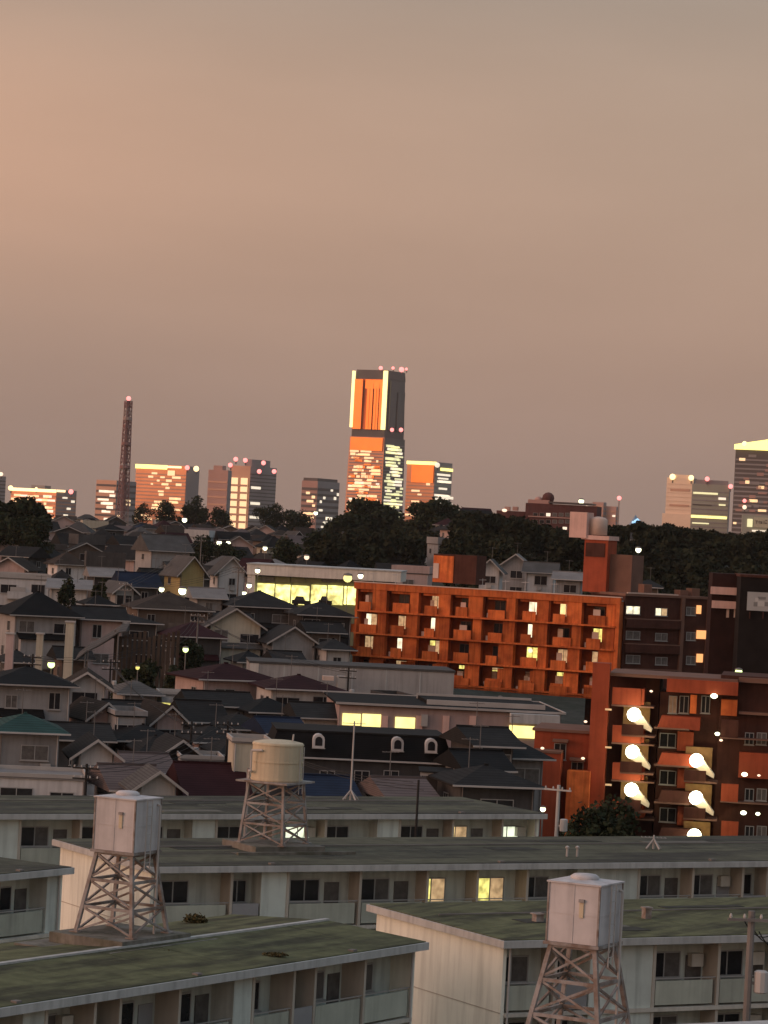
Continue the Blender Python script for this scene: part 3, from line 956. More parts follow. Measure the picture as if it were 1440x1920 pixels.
for k, yy in enumerate((1160, 1207, 1254)):
    za = P2.z(1210, yy)
    bx('ledge', m_brown_l, o2, 0.1, -0.5, za - 0.12, x2 * 0.655, -0.004, za)
    bx('balcony_front', m_brown, o2, 0.1, -0.48, za - 1.15, x2 * 0.655, -0.36, za - 0.124) if k < 2 else None
for k, (yy, gm) in enumerate(((1137, g_win_w), (1184, m_glass_b), (1229, m_glass_b))):
    P2.win(o2, 1174, yy, 1199, yy + 14, -0.003, gm, far=False)
    P2.win(o2, 1229, yy + 4, 1250, yy + 17, -0.003, gm, far=False)
    P2.win(o2, 1287, yy + 2, 1303, yy + 16, -0.003, m_glass_b, far=False)
g_orange = glow('stairwell_orange', (1.0, 0.45, 0.16), 1.1)
for yy, w in ((1135, 9), (1182, 19), (1226, 12)):
    P2.rect('stairwell_light', g_orange, o2, 1306, yy, 1306 + w, yy + 16, -0.25, -0.2)
for px in (1200, 1268, 1290):
    x = P2.x(px, 1110, 3)
    bx('roof_box', m_brown_l, o2, x, 2, zt2 + 0.004, x + 1.1, 3.5, zt2 + rng.uniform(0.5, 1.2))

# narrow building with two pale bands, and the black building with the hoarding
m_banded = mat('blackish_red_wall', (0.026, 0.011, 0.009), var=0.3)
P4 = Plane(1333, 1150, 352, R_(-3))
o4 = P4.thing('banded_building', 'dark red building with two pale pink bands near right edge', 'building')
bx('wall', m_brick_r, o4, 0, 0.3, 0, P4.x(1386, 1120), 8, P4.z(1350, 1075))
o4.children[0].data = MB().box(-.5, -.5, -.5, .5, .5, .5).mesh('block', m_banded)
P4.rect('pale_band', m_pink, o4, 1333, 1101, 1383, 1115, -0.35, 0.296)
P4.rect('pale_band', m_pink, o4, 1335, 1127, 1380, 1141, -0.30, 0.296)
for x in (1362, 1376):
    P4.rect('hanging_cloth', m_coping, o4, x, 1142, x + 5, 1158, 0.1, 0.2)
P5 = Plane(1386, 1150, 345, R_(-3))
o5 = P5.thing('black_building', 'black windowless building at right edge with grey hoarding', 'building')
xe = P5.x(1500, 1150)
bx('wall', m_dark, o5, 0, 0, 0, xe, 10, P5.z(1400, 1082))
bx('roof_edge', m_brown, o5, -0.1, -0.15, P5.z(1400, 1082) + 0.004, xe, 10, P5.z(1400, 1082) + 0.3)
m_board = mat('grey_hoarding', (0.36, 0.37, 0.36), var=0.08)
m_board_d = mat('hoarding_faded_print', (0.20, 0.205, 0.20), var=0.1)
m_board_l = mat('hoarding_pale_print', (0.48, 0.49, 0.47), var=0.08)
P5.rect('hoarding', m_board, o5, 1401, 1111, 1466, 1146, -0.30, -0.1)
P5.rect('hoarding_print', m_board_d, o5, 1421, 1119, 1436, 1124, -0.32, -0.302)
P5.rect('hoarding_print', m_board_d, o5, 1413, 1129, 1420, 1137, -0.32, -0.302)
P5.rect('hoarding_print', m_board_d, o5, 1434, 1129, 1446, 1137, -0.32, -0.302)
P5.rect('hoarding_print', m_board_l, o5, 1416, 1121, 1422, 1128, -0.32, -0.302)
P5.rect('hoarding_print', m_board_l, o5, 1421, 1127, 1433, 1137, -0.325, -0.302)
for x in (1405, 1430):
    P5.rect('hoarding_strut', m_brown, o5, x, 1147, x + 2, 1160, -0.25, -0.002)

# ------------------------------------------------------------------ the nearer brick apartments with lit stairs
P3 = Plane(1000, 1400, 242, R_(-8))
P3.org.z = -0.5
o3 = P3.thing('stepped_brick_apartments', 'stepped red brick apartments with glowing outside stairs', 'apartment house')
Z3 = lambda px, py, y=0: P3.z(px, py, y)
def r3(n, m_, a, b_, c_, d_, y0, y1, bottom=False):
    o = P3.rect(n, m_, o3, a, b_, c_, d_, y0, y1)
    if bottom:
        top = o.location.z + o.scale.z / 2
        o.location.z = top / 2
        o.scale.z = top
    return o
r3('low_wing', m_brick_r, 1000, 1372, 1110, 1480, 0.3, 8.0, True)
r3('low_wing_coping', m_brown_l, 998, 1368, 1110, 1373, 0.1, 8.2)
r3('stepped_block', m_brick_r, 1000, 1412, 1050, 1500, -2.2, 0.29, True)
r3('stepped_coping', m_brown_l, 998, 1408, 1052, 1412, -2.3, 0.29)
r3('stepped_block', m_brick, 1062, 1446, 1105, 1500, -1.6, 0.28, True)
r3('pillar', m_brick_r, 1106, 1243, 1138, 1480, -0.6, 1.2, True)
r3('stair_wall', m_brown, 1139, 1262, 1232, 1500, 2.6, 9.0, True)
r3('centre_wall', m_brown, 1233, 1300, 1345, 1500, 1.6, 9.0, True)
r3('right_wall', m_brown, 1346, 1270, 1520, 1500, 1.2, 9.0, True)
r3('top_beam', m_brick_r, 1250, 1276, 1384, 1301, -0.4, 1.4)
r3('top_slab', m_brown_l, 1140, 1268, 1384, 1274, 0.0, 9.0)
r3('right_ledge', m_brown_l, 1385, 1274, 1520, 1283, 0.4, 1.19)
r3('right_ledge', m_brown_l, 1385, 1338, 1520, 1343, 0.4, 1.19)
r3('right_band', m_brick_r, 1385, 1414, 1520, 1462, 0.3, 1.19)
for yy in (1290, 1361, 1431, 1501):
    r3('balcony_parapet', m_brick_r, 1148, yy, 1202, yy + 32, -0.35, -0.15)
    r3('balcony_slab', m_brown_l, 1146, yy + 33, 1226, yy + 36, -0.4, 2.59)
    r3('balcony_side', m_brick_r, 1203, yy + 2, 1208, yy + 32, -0.35, 2.4)
    x, z = P3.q(1141, yy + 40, -0.5)
    bx('bracket_lamp', g_dim, o3, x - 0.25, -0.8, z - 0.07, x + 0.25, -0.66, z + 0.07)
# middle tier: sloping canopies, openings, parapets
for i, yy in enumerate((1340, 1410, 1480, 1550)):
    xa, za = P3.q(1232, yy + 24, -0.6)
    xb, zb = P3.q(1312, yy + 24, -0.6)
    hz = 0.95
    b = MB()
    b.hexa([(xa, -0.7, za), (xb, -0.7, za - 0.05), (xb, 1.5, za + 0.1), (xa, 1.5, za + 0.1)],
           [(xa + 0.3, -0.35, za + hz), (xb, -0.35, za + hz), (xb, 1.5, za + hz), (xa + 0.3, 1.5, za + hz)])
    b.build('canopy_parapet', m_brick_r if i < 2 else m_brown, o3)
    r3('slab_edge', m_brown_l, 1226, yy + 25, 1292, yy + 28, -0.85, 1.5)
    P3.win(o3, 1238, yy + 36, 1266, yy + 60, 1.59, m_glass, far=False)
    r3('wall_panel', m_brick_r, 1270, yy + 32, 1300, yy + 68, 0.8, 1.55)
r3('column', m_brick, 1294, 1303, 1306, 1338, 0.0, 0.5)
P3.win(o3, 1255, 1306, 1268, 1336, 1.59, m_curt, far=False)
P3.win(o3, 1275, 1306, 1290, 1336, 1.59, m_glass, far=False)
P3.win(o3, 1316, 1306, 1330, 1336, 1.59, m_glass, far=False)
# right tier
r3('lit_bay', m_brick, 1352, 1312, 1382, 1342, 0.2, 1.19)
for yy in (1350, 1470, 1540):
    r3('terrace_parapet', m_brick_r if yy > 1400 else m_brown, 1352, yy, 1384, yy + 34, -0.2, 0.0)
    r3('terrace_slab', m_brown_l, 1350, yy + 35, 1440, yy + 37, -0.3, 1.19)
for yy in (1375, 1480, 1550):
    P3.win(o3, 1398, yy, 1412, yy + 20, 1.19, m_glass, far=False)
    P3.win(o3, 1420, yy, 1436, yy + 20, 1.19, m_glass_b, far=False)
# lit outside stairs: globe lamp over each landing, pale flight shaped as its flare
m_halo = mat('lamp_halo_panel', (0.26, 0.16, 0.07), var=0.25, scale=1.2)
m_flare = mat('pale_flare_flight', (0.66, 0.60, 0.47), var=0.1)
def stair(px, py):
    x, z = P3.q(px, py, -1.3)
    lamp = ball('stair_lamp', g_lamp, o3, (x, -1.3, z), 0.56)
    bx('lamp_bracket', m_coping, lamp, -0.2, 0.98, -0.15, 0.2, 1.8, 0.15)
    pl_d = bpy.data.lights.new('stair_light', 'POINT')
    bx('halo_panel', m_halo, o3, x - 0.95, 0.5, z - 1.0, x + 1.15, 0.62, z + 0.95)  # added panel that catches the lamp light as a halo
    pl_d.energy = 110
    pl_d.color = (1.0, 0.80, 0.45)
    pl_d.shadow_soft_size = 0.3
    lo = bpy.data.objects.new('stair_light', pl_d)
    COL.objects.link(lo)
    lo.parent = o3
    lo.location = (x + 0.75, -2.0, z + 0.25)  # set off the globe to light the flare-shaped flight and halo panel
    b = MB()
    b.hexa([(x - 0.1, -1.55, z - 0.55), (x + 1.40, -1.55, z - 1.30), (x + 1.40, -0.45, z - 1.30), (x - 0.1, -0.45, z - 0.55)],
           [(x + 0.3, -1.55, z + 0.38), (x + 1.45, -1.55, z - 1.05), (x + 1.45, -0.45, z - 1.05), (x + 0.3, -0.45, z + 0.38)])
    fl = b.build('flare_tail_flight', m_flare, o3)  # wedge shaped to draw the lamp's flare tail
    bx('landing', m_brown_l, o3, x - 0.9, -1.6, z - 1.72, x + 1.7, 1.0, z - 1.58)
    bx('landing_parapet', m_brown, o3, x - 0.9, -1.65, z - 1.578, x + 0.8, -1.55, z - 0.75)
for p in ((1189, 1340), (1186, 1410), (1184, 1481), (1306, 1426), (1305, 1496), (1302, 1567)):
    stair(*p)
for (px, py, r, g) in ((1345, 1376, 0.20, g_street), (1339, 1305, 0.28, g_street), (1352, 1388, 0.14, g_lamp_s), (1396, 1452, 0.24, g_street), (1423, 1454, 0.13, g_lamp_s),
                       (1394, 1524, 0.24, g_street), (1421, 1526, 0.18, g_street), (1221, 1296, 0.13, g_lamp_s), (1017, 1403, 0.15, g_lamp_s), (1019, 1448, 0.26, g_street),
                       (1093, 1422, 0.15, g_lamp_s), (1091, 1488, 0.13, g_lamp_s), (1098, 1353, 0.14, g_lamp_s)):
    x, z = P3.q(px, py, -0.8)
    o = ball('wall_lamp', g, o3, (x, -0.8, z), r, 0.7)
    bx('lamp_bracket', m_brown_l, o, -0.25, 0.9, -0.2, 0.25, 2.4 / max(r * 6, .5), 0.2)
# low entrance arches on the low wing
for px, yy in ((1040, 1395), (1072, 1430)):
    P3.win(o3, px, yy, px + 20, yy + 28, 0.29, m_glass, far=False)
    r3('awning', m_brown_l, px - 4, yy - 8, px + 24, yy - 3, -0.7, 0.29)

# ------------------------------------------------------------------ shop with glowing front on the slope
P6 = Plane(466, 1100, 432, R_(-4))
P6.org = P6.org - P6.X * 0.3
o6 = P6.thing('lit_shop', 'flat pale shop with bright yellow glowing ground floor', 'shop')
m_white = mat('off_white_wall', (0.62, 0.58, 0.52), var=0.1, streak=0.15)
m_olive = mat('olive_glazed_wall', (0.20, 0.20, 0.12), var=0.15, rough=0.4)
xs0, xs1 = P6.x(466, 1100), P6.x(700, 1110)
zt6 = P6.z(470, 1058)
bx('wall', m_olive, o6, xs0, 0.6, 0, xs1 + 2.5, 12, P6.z(470, 1080))
bx('fascia', m_white, o6, xs0 - 0.3, -0.5, P6.z(470, 1077), P6.x(752, 1075), 12.4, zt6)
bx('roof_rim', m_fascia, o6, xs0 - 0.4, -0.6, zt6 + 0.003, P6.x(752, 1075) + 0.1, 12.5, zt6 + 0.18)
bx('end_wall', m_white, o6, xs0 - 0.2, -0.3, 0, xs0 + 0.9, 0.598, P6.z(470, 1077) - 0.004)
for a, e in ((488, 514), (516, 544), (546, 572), (574, 602), (604, 630), (632, 656), (658, 676)):
    P6.rect('upper_pane', m_glass_b if rng.random() < .5 else m_olive, o6, a, 1081, e, 1092, 0.45, 0.597)
for a, e, t_ in ((480, 514, 1094), (516, 544, 1096), (546, 580, 1098), (583, 612, 1097), (614, 643, 1098), (645, 676, 1100)):
    w_ = P6.rect('shop_window', g_shop, o6, a, t_, e, 1134, 0.40, 0.597)
for a in (515, 545, 581, 613, 644):
    P6.rect('mullion', m_olive, o6, a - 1, 1093, a + 1, 1134, 0.30, 0.596)
for a, e, h in ((494, 512, 10), (548, 582, 16), (598, 622, 9)):
    pc_ = P6.org + P6.X * P6.x((a + e) / 2, 1130, -2.5) + P6.Y * -2.5
    w2 = (e - a) * 432 / F / 2
    car = thing('parked_car', {494: 'dark parked car at the left of the glowing shop front', 548: 'dark parked car before the middle of the glowing shop', 598: 'small dark parked car right of centre at the glowing shop'}[a], 'car', (pc_.x, pc_.y, P6.org.z + P6.z((a + e) / 2, 1136, -2.5)), P6.rz)
    b = MB()
    b.hexa([(-w2, -0.8, .25), (w2, -0.8, .25), (w2, 0.8, .25), (-w2, 0.8, .25)], [(-w2, -.75, .8), (w2, -.75, .75), (w2, .75, .75), (-w2, .75, .8)])
    b.build('body', m_black, car)
    MB().hexa([(-w2 * .75, -0.7, .8), (w2 * .45, -0.7, .77), (w2 * .45, 0.7, .77), (-w2 * .75, 0.7, .8)], [(-w2 * .55, -.6, 1.35), (w2 * .2, -.6, 1.35), (w2 * .2, .6, 1.35), (-w2 * .55, .6, 1.35)]).build('cabin', m_glass, car)
    for x in (-w2 * .6, w2 * .6):
        for y in (-0.78, 0.62):
            MB().tube((x, y, 0.3), (x, y + 0.16, 0.3), 0.3, n=12).build('wheel', m_black, car)

# ------------------------------------------------------------------ street and porch lamps on the slope
def lamp_px(label, px, py, d, r, g, h=None, cat='street lamp'):
    p = at(px, py, d)
    zg = terr(p.x, p.y)
    h = max(1.5, p.z - zg) if h is None else h
    t = thing('street_lamp', label, cat, (p.x, p.y, p.z - h))
    MB().tube((0, 0.25, -0.3), (0, 0.25, h), 0.07, 0.05).build('pole', m_pole, t)
    MB().tube((0, 0.25, h), (0, 0, h + r * 0.9), 0.04).build('arm', m_pole, t)
    r *= 0.84
    ball('lamp_globe', g, t, (0, 0, h), r)
    MB().lathe([(r * 1.15, r * 0.55), (r * 0.9, r * 1.0), (r * 0.2, r * 1.2)], 10, (0, 0, h)).build('hood', m_pole, t)
    return t
LAMPS = [('round greenish lamp below the pale pillars at far left', 96, 1246, 292, .42, g_street_g), ('greenish lamp on a short post among dark timber walls', 348, 1218, 300, .34, g_street_g),
         ('small amber lamp low in the dark courtyard', 258, 1252, 296, .24, g_win_y), ('bright lamp under the yellow gabled house', 342, 1108, 405, .62, g_street),
         ('smaller white lamp left of the yellow gabled house', 303, 1105, 408, .42, g_street), ('white lamp near the left edge below the big tree', 11, 1052, 600, .75, g_street),
         ('white lamp touching the left edge on the slope', 2, 1065, 570, .55, g_street), ('white lamp on the ridge left of centre', 346, 975, 1150, 1.1, g_street),
         ('left one of a pair of lamps on the dark slope', 411, 1018, 720, .7, g_street), ('right one of a pair of lamps on the dark slope', 428, 1018, 720, .6, g_street),
         ('small lamp above the glowing shop roof', 497, 1028, 640, .55, g_street), ('lamp at the pale roof end above the shop', 575, 1045, 600, .6, g_lamp_s),
         ('lamp at the upper left corner of the glowing shop', 483, 1070, 428, .42, g_street), ('lamp at the left foot of the glowing shop', 467, 1098, 425, .42, g_street),
         ('low lamp left of the glowing shop front', 458, 1112, 420, .34, g_street), ('large lamp at the right end of the glowing shop', 652, 1084, 426, .72, g_room),
         ('lamp between the shop and the orange apartments', 676, 1080, 424, .45, g_street), ('lamp among trees on the wooded hill at right', 1197, 1031, 640, .7, g_street),
         ('lamp by the wooded ridge right of the lift tower', 1158, 996, 760, .7, g_street), ('pale lamp on the hilltop hotel roof', 1090, 940, 930, .95, g_street),
         ('lamp in the dark below the black building', 1385, 1260, 300, .42, g_street_g), ('tiny lamp at the gable end of the third block', 1018, 1517, 186, .2, g_street),
         ('lamp on the ground beyond the second block roof', 1015, 1582, 184, .2, g_street), ('small white lamp on the ridge above dark trees', 592, 962, 1250, 1.0, g_street),
         ('lamp low on the foot of the orange apartments', 938, 1309, 352, .3, g_street)]
for a in LAMPS:
    lamp_px(*a)

# ------------------------------------------------------------------ houses
ROOFS = {
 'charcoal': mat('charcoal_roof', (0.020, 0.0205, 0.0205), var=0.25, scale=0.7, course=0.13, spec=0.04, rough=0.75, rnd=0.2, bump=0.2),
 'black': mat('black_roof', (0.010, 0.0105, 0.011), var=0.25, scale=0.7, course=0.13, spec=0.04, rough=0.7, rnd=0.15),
 'brown': mat('brown_roof', (0.038, 0.031, 0.026), var=0.25, scale=0.7, course=0.13, spec=0.04, rough=0.8, rnd=0.2, bump=0.2),
 'maroon': mat('maroon_roof', (0.030, 0.012, 0.014), var=0.2, scale=0.7, course=0.13, spec=0.04, rough=0.75, rnd=0.1),
 'blue': mat('blue_roof', (0.014, 0.022, 0.042), var=0.2, scale=0.7, course=0.13, spec=0.04, rough=0.7, rnd=0.1),
 'teal': mat('teal_roof', (0.024, 0.057, 0.052), var=0.2, scale=0.6, course=0.13, spec=0.04, rough=0.7),
 'grey': mat('grey_roof', (0.070, 0.070, 0.068), var=0.2, scale=0.6, course=0.13, spec=0.04, rough=0.8, rnd=0.2, bump=0.2),
 'pink-grey': mat('pinkish_grey_roof', (0.109, 0.090, 0.087), var=0.15, scale=0.6, course=0.13, spec=0.04, rough=0.8, rnd=0.1),
 'pale': mat('pale_roof', (0.183, 0.179, 0.174), var=0.15, scale=0.5, course=0.13, spec=0.04, rough=0.8, rnd=0.1),
}
WALLS = {
 'white': mat('white_house_wall', (0.50, 0.50, 0.49), var=0.1, streak=0.2, rnd=0.12),
 'cream': mat('cream_house_wall', (0.42, 0.40, 0.32), var=0.1, streak=0.2, rnd=0.12),
 'grey': mat('grey_house_wall', (0.26, 0.265, 0.265), var=0.12, streak=0.2, rnd=0.15),
 'brown': mat('brown_house_wall', (0.13, 0.105, 0.088), var=0.15, streak=0.2, rnd=0.15),
 'pink': mat('pink_house_wall', (0.40, 0.31, 0.29), var=0.1, streak=0.15, rnd=0.12),
 'yellow': mat('yellow_house_wall', (0.329, 0.273, 0.127), var=0.1, streak=0.15),
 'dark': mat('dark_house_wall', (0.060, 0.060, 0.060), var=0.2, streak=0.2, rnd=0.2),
}
m_trim = mat('pale_trim', (0.36, 0.35, 0.33), var=0.1, rnd=0.1)
HOUSES = []
def house(x0, x1, yr, ye, yb, d, kind, rc, wc, label, theta=0.0, depth=8.0, lit=0, far=False, group=None, cat='house', name='house', wins=True, ohang=0.75, zfix=None):
    s = d / F
    th = R_(theta)
    w = max(2.5, ((x1 - x0) * s - depth * abs(math.sin(th))) / math.cos(th))
    xm = (x0 + x1) / 2
    c = at(xm, ye, d + depth / 2)
    ze = at(xm, ye, d).z
    zr = at(xm, yr, d + (0 if kind == 'gablef' else depth / 2)).z
    zr = max(zr, ze + (0.25 if kind == 'flat' else 0.9))
    zg = min(terr(c.x, c.y), at(xm, yb, d).z) - 0.4
    rz = -th
    t = thing(name, label, cat, (c.x, c.y, zg), rz, group)
    HOUSES.append((t, xm, ye, x1 - x0, label))
    he, hr = ze - zg, zr - zg
    W, D = w / 2, depth / 2
    wm = WALLS[wc]
    rm = ROOFS[rc]
    oh = ohang
    k = 0.14
    if kind == 'gablef':      # ridge runs away from the camera, gable faces it
        b = MB().hexa([(-W, -D, 0), (W, -D, 0), (W, D, 0), (-W, D, 0)], [(-W, -D, he), (W, -D, he), (W, D, he), (-W, D, he)])
        b.add([(-W, -D, he), (W, -D, he), (0, -D, hr), (-W, D, he), (W, D, he), (0, D, hr)], [(0, 1, 2), (4, 3, 5)])
        b.build('wall', wm, t)
        sl = (hr - he) / W
        b = MB()
        a = W + oh
        for sg in (-1, 1):
            p = [(0, hr + k), (sg * a, he - oh * sl + k), (sg * a, he - oh * sl), (0, hr + 0.01)]
            vs = [(x, -D - oh, z) for x, z in p] + [(x, D + oh, z) for x, z in p]
            b.add(vs, [(0, 1, 2, 3), (7, 6, 5, 4), (0, 4, 5, 1), (1, 5, 6, 2), (2, 6, 7, 3)])
        r = b.build('roof', rm, t)
        b = MB()
        for sg in (-1, 1):
            p = [(0, hr + k + .02), (sg * a, he - oh * sl + k + .02), (sg * a, he - oh * sl - .06), (0, hr - .06)]
            vs = [(x, -D - oh - .06, z) for x, z in p] + [(x, -D - oh - .004, z) for x, z in p]
            b.add(vs, [(0, 1, 2, 3), (7, 6, 5, 4), (0, 4, 5, 1), (1, 5, 6, 2), (2, 6, 7, 3)])
        b.build('verge_board', m_trim, r)
    elif kind in ('gables', 'hip', 'shed'):
        b = MB().hexa([(-W, -D, 0), (W, -D, 0), (W, D, 0), (-W, D, 0)], [(-W, -D, he), (W, -D, he), (W, D, he), (-W, D, he)])
        if kind == 'gables':
            b.add([(-W, -D, he), (-W, D, he), (-W, 0, hr), (W, -D, he), (W, D, he), (W, 0, hr)], [(1, 0, 2), (3, 4, 5)])
        if kind == 'shed':
            b.add([(-W, -D, he), (-W, D, he), (-W, D, hr), (W, -D, he), (W, D, he), (W, D, hr)], [(1, 0, 2), (3, 4, 5), (1, 2, 5, 4)])
        b.build('wall', wm, t)
        ins = 0.0 if kind != 'hip' else min(W * 0.95, D)
        ax, ay = W + oh, D + oh
        yr_ = D if kind == 'shed' else 0.0
        sl = (hr - he) / (2 * D if kind == 'shed' else D)
        ze_ = he - oh * sl
        rx = ax if kind != 'hip' else max(0.1, ax - ins - oh)
        b = MB()
        z1 = hr if kind != 'shed' else hr + oh * sl
        yy = yr_ + (oh if kind == 'shed' else 0)
        zb_ = ze_ if kind != 'shed' else z1
        top = [(-ax, -ay, ze_ + k), (ax, -ay, ze_ + k), (rx, yy, z1 + k), (-rx, yy, z1 + k), (ax, ay, zb_ + k), (-ax, ay, zb_ + k)]
        bot = [(-ax, -ay, ze_), (ax, -ay, ze_), (rx, yy, z1 + 0.01), (-rx, yy, z1 + 0.01), (ax, ay, zb_), (-ax, ay, zb_)]
        if kind == 'shed':
            b.add(top[:4] + bot[:4], [(0, 1, 2, 3), (7, 6, 5, 4), (0, 4, 5, 1), (1, 5, 6, 2), (2, 6, 7, 3), (3, 7, 4, 0)])
        else:
            b.add(top + bot, [(0, 1, 2, 3), (3, 2, 4, 5), (1, 4, 2), (5, 0, 3), (9, 8, 7, 6), (11, 10, 8, 9), (0, 6, 7, 1), (4, 10, 11, 5), (1, 7, 10, 4), (5, 11, 6, 0)])
        r = b.build('roof', rm, t)
        bx('gutter', m_trim if rng.random() < .6 else m_pipe, r, -ax, -ay - 0.12, ze_ + 0.02, ax, -ay - 0.004, ze_ + 0.14)
        if kind != 'shed' and not far:
            bx('ridge_cap', rm, r, -rx, -0.14, z1 + k - 0.06, rx, 0.14, z1 + k + 0.1)
    else:                     # flat roof with a rim
        bx('wall', wm, t, -W, -D, 0, W, D, he)
        r = bx('roof', rm, t, -W - 0.12, -D - 0.12, he + 0.003, W + 0.12, D + 0.12, he + 0.12)
        zt = max(hr, he + 0.3)
        for q in ((-W - .15, -D - .15, W + .15, -D - .02), (-W - .15, D + .02, W + .15, D + .15), (-W - .15, -D - .018, -W - .02, D + .018), (W + .02, -D - .018, W + .15, D + .018)):
            bx('parapet', wm if rc != 'pale' else m_trim, t, q[0], q[1], he + 0.124, q[2], q[3], zt + 0.1)
    if wins:
        n = max(1, int(w / 3.0)) if not far else max(1, int(w / 3.6))
        zz = he - 2.05
        row = 0
        while zz > 0.3 and row < (1 if far and he < 8 else 2):
            for i in range(n):
                if rng.random() < 0.18:
                    continue
                cx = -W + (i + 0.5 + rng.uniform(-.12, .12)) * w / n
                ww = rng.choice((0.9, 1.6, 1.9, 2.2)) if w / n > 2.4 else 0.9
                gm = None
                if lit and rng.random() < lit:
                    gm = rng.choice((g_win, g_win_w, g_win_y))
                window(t, cx, -D - 0.002, zz, ww, rng.choice((1.0, 1.15, 1.35)), gm or (m_glass_b if rng.random() < .3 else m_glass), far=far)
            if abs(theta) > 8:
                fc = 'right' if theta > 0 else 'left'
                sx = W + 0.002 if theta > 0 else -W - 0.002
                window(t, sx, rng.uniform(-D * .4, D * .4), zz, 1.2, 1.0, m_glass, face=fc, far=far)
            zz -= 2.8
            row += 1
        if not far:
            for sx in (-W + 0.12, W - 0.12):
                MB().tube((sx, -D - 0.07, max(0, he - 6)), (sx, -D - 0.07, he - 0.05), 0.05, n=5).build('rain_pipe', m_pipe if rng.random() < .5 else m_pole, t)
            if rng.random() < 0.6:
                q = rng.uniform(-W * .7, W * .5)
                bx('air_conditioner', m_trim, t, q, -D - 0.36, he - 2.9, q + 0.75, -D - 0.01, he - 2.3)
            if kind != 'flat' and rng.random() < 0.7:
                q = rng.uniform(-W * .5, W * .5) if kind != 'gablef' else 0.0
                bm = MB()
                bm.tube((q, 0, hr - 0.1), (q, 0, hr + 2.0), 0.035, n=4)
                bm.tube((q - .6, 0, hr + 1.85), (q + .6, .2, hr + 1.85), 0.03, n=4)
                for kk in range(5):
                    bm.tube((q - .5 + kk * .25, -.3, hr + 1.86), (q - .5 + kk * .25, .3, hr + 1.86), 0.02, n=4)
                bm.build('aerial', m_pole, t)
        if not far and he > 4.6 and w > 5 and rng.random() < 0.7:
            # single-storey lean-to along part of the front, with its own little roof
            z2 = he - 2.75
            a = rng.uniform(-W, -W * 0.2)
            e_ = min(W, a + w * rng.uniform(0.4, 0.8))
            bx('lean_to_wall', wm, t, a, -D - 1.3, max(0, z2 - 3.2), e_, -D - 0.004, z2 - 0.02)
            MB().hexa([(a - .25, -D - 1.7, z2 - .06), (e_ + .25, -D - 1.7, z2 - .06), (e_ + .25, -D - .004, z2 + .5), (a - .25, -D - .004, z2 + .5)],
                      [(a - .25, -D - 1.7, z2 + .05), (e_ + .25, -D - 1.7, z2 + .05), (e_ + .25, -D - .004, z2 + .62), (a - .25, -D - .004, z2 + .62)]).build('lower_roof', rm, t)
        elif not far and w > 6 and he > 4:
            z2 = he - 2.75
            a = -W * rng.uniform(0.1, 0.8)
            o = bx('balcony', WALLS['white'] if rng.random() < .5 else wm, t, a, -D - 0.95, z2, a + w * 0.45, -D - 0.85, z2 + 0.95)
            if rng.random() < .6:
                bx('laundry', m_trim if rng.random() < .6 else WALLS['pink'], t, a + .4, -D - 0.6, z2 + 0.7, a + rng.uniform(0.9, w * .4), -D - 0.55, z2 + 1.6)
            bx('balcony_floor', m_trim, t, a, -D - 0.95, z2 - 0.15, a + w * 0.45, -D - 0.004, z2 - 0.004)
    return t
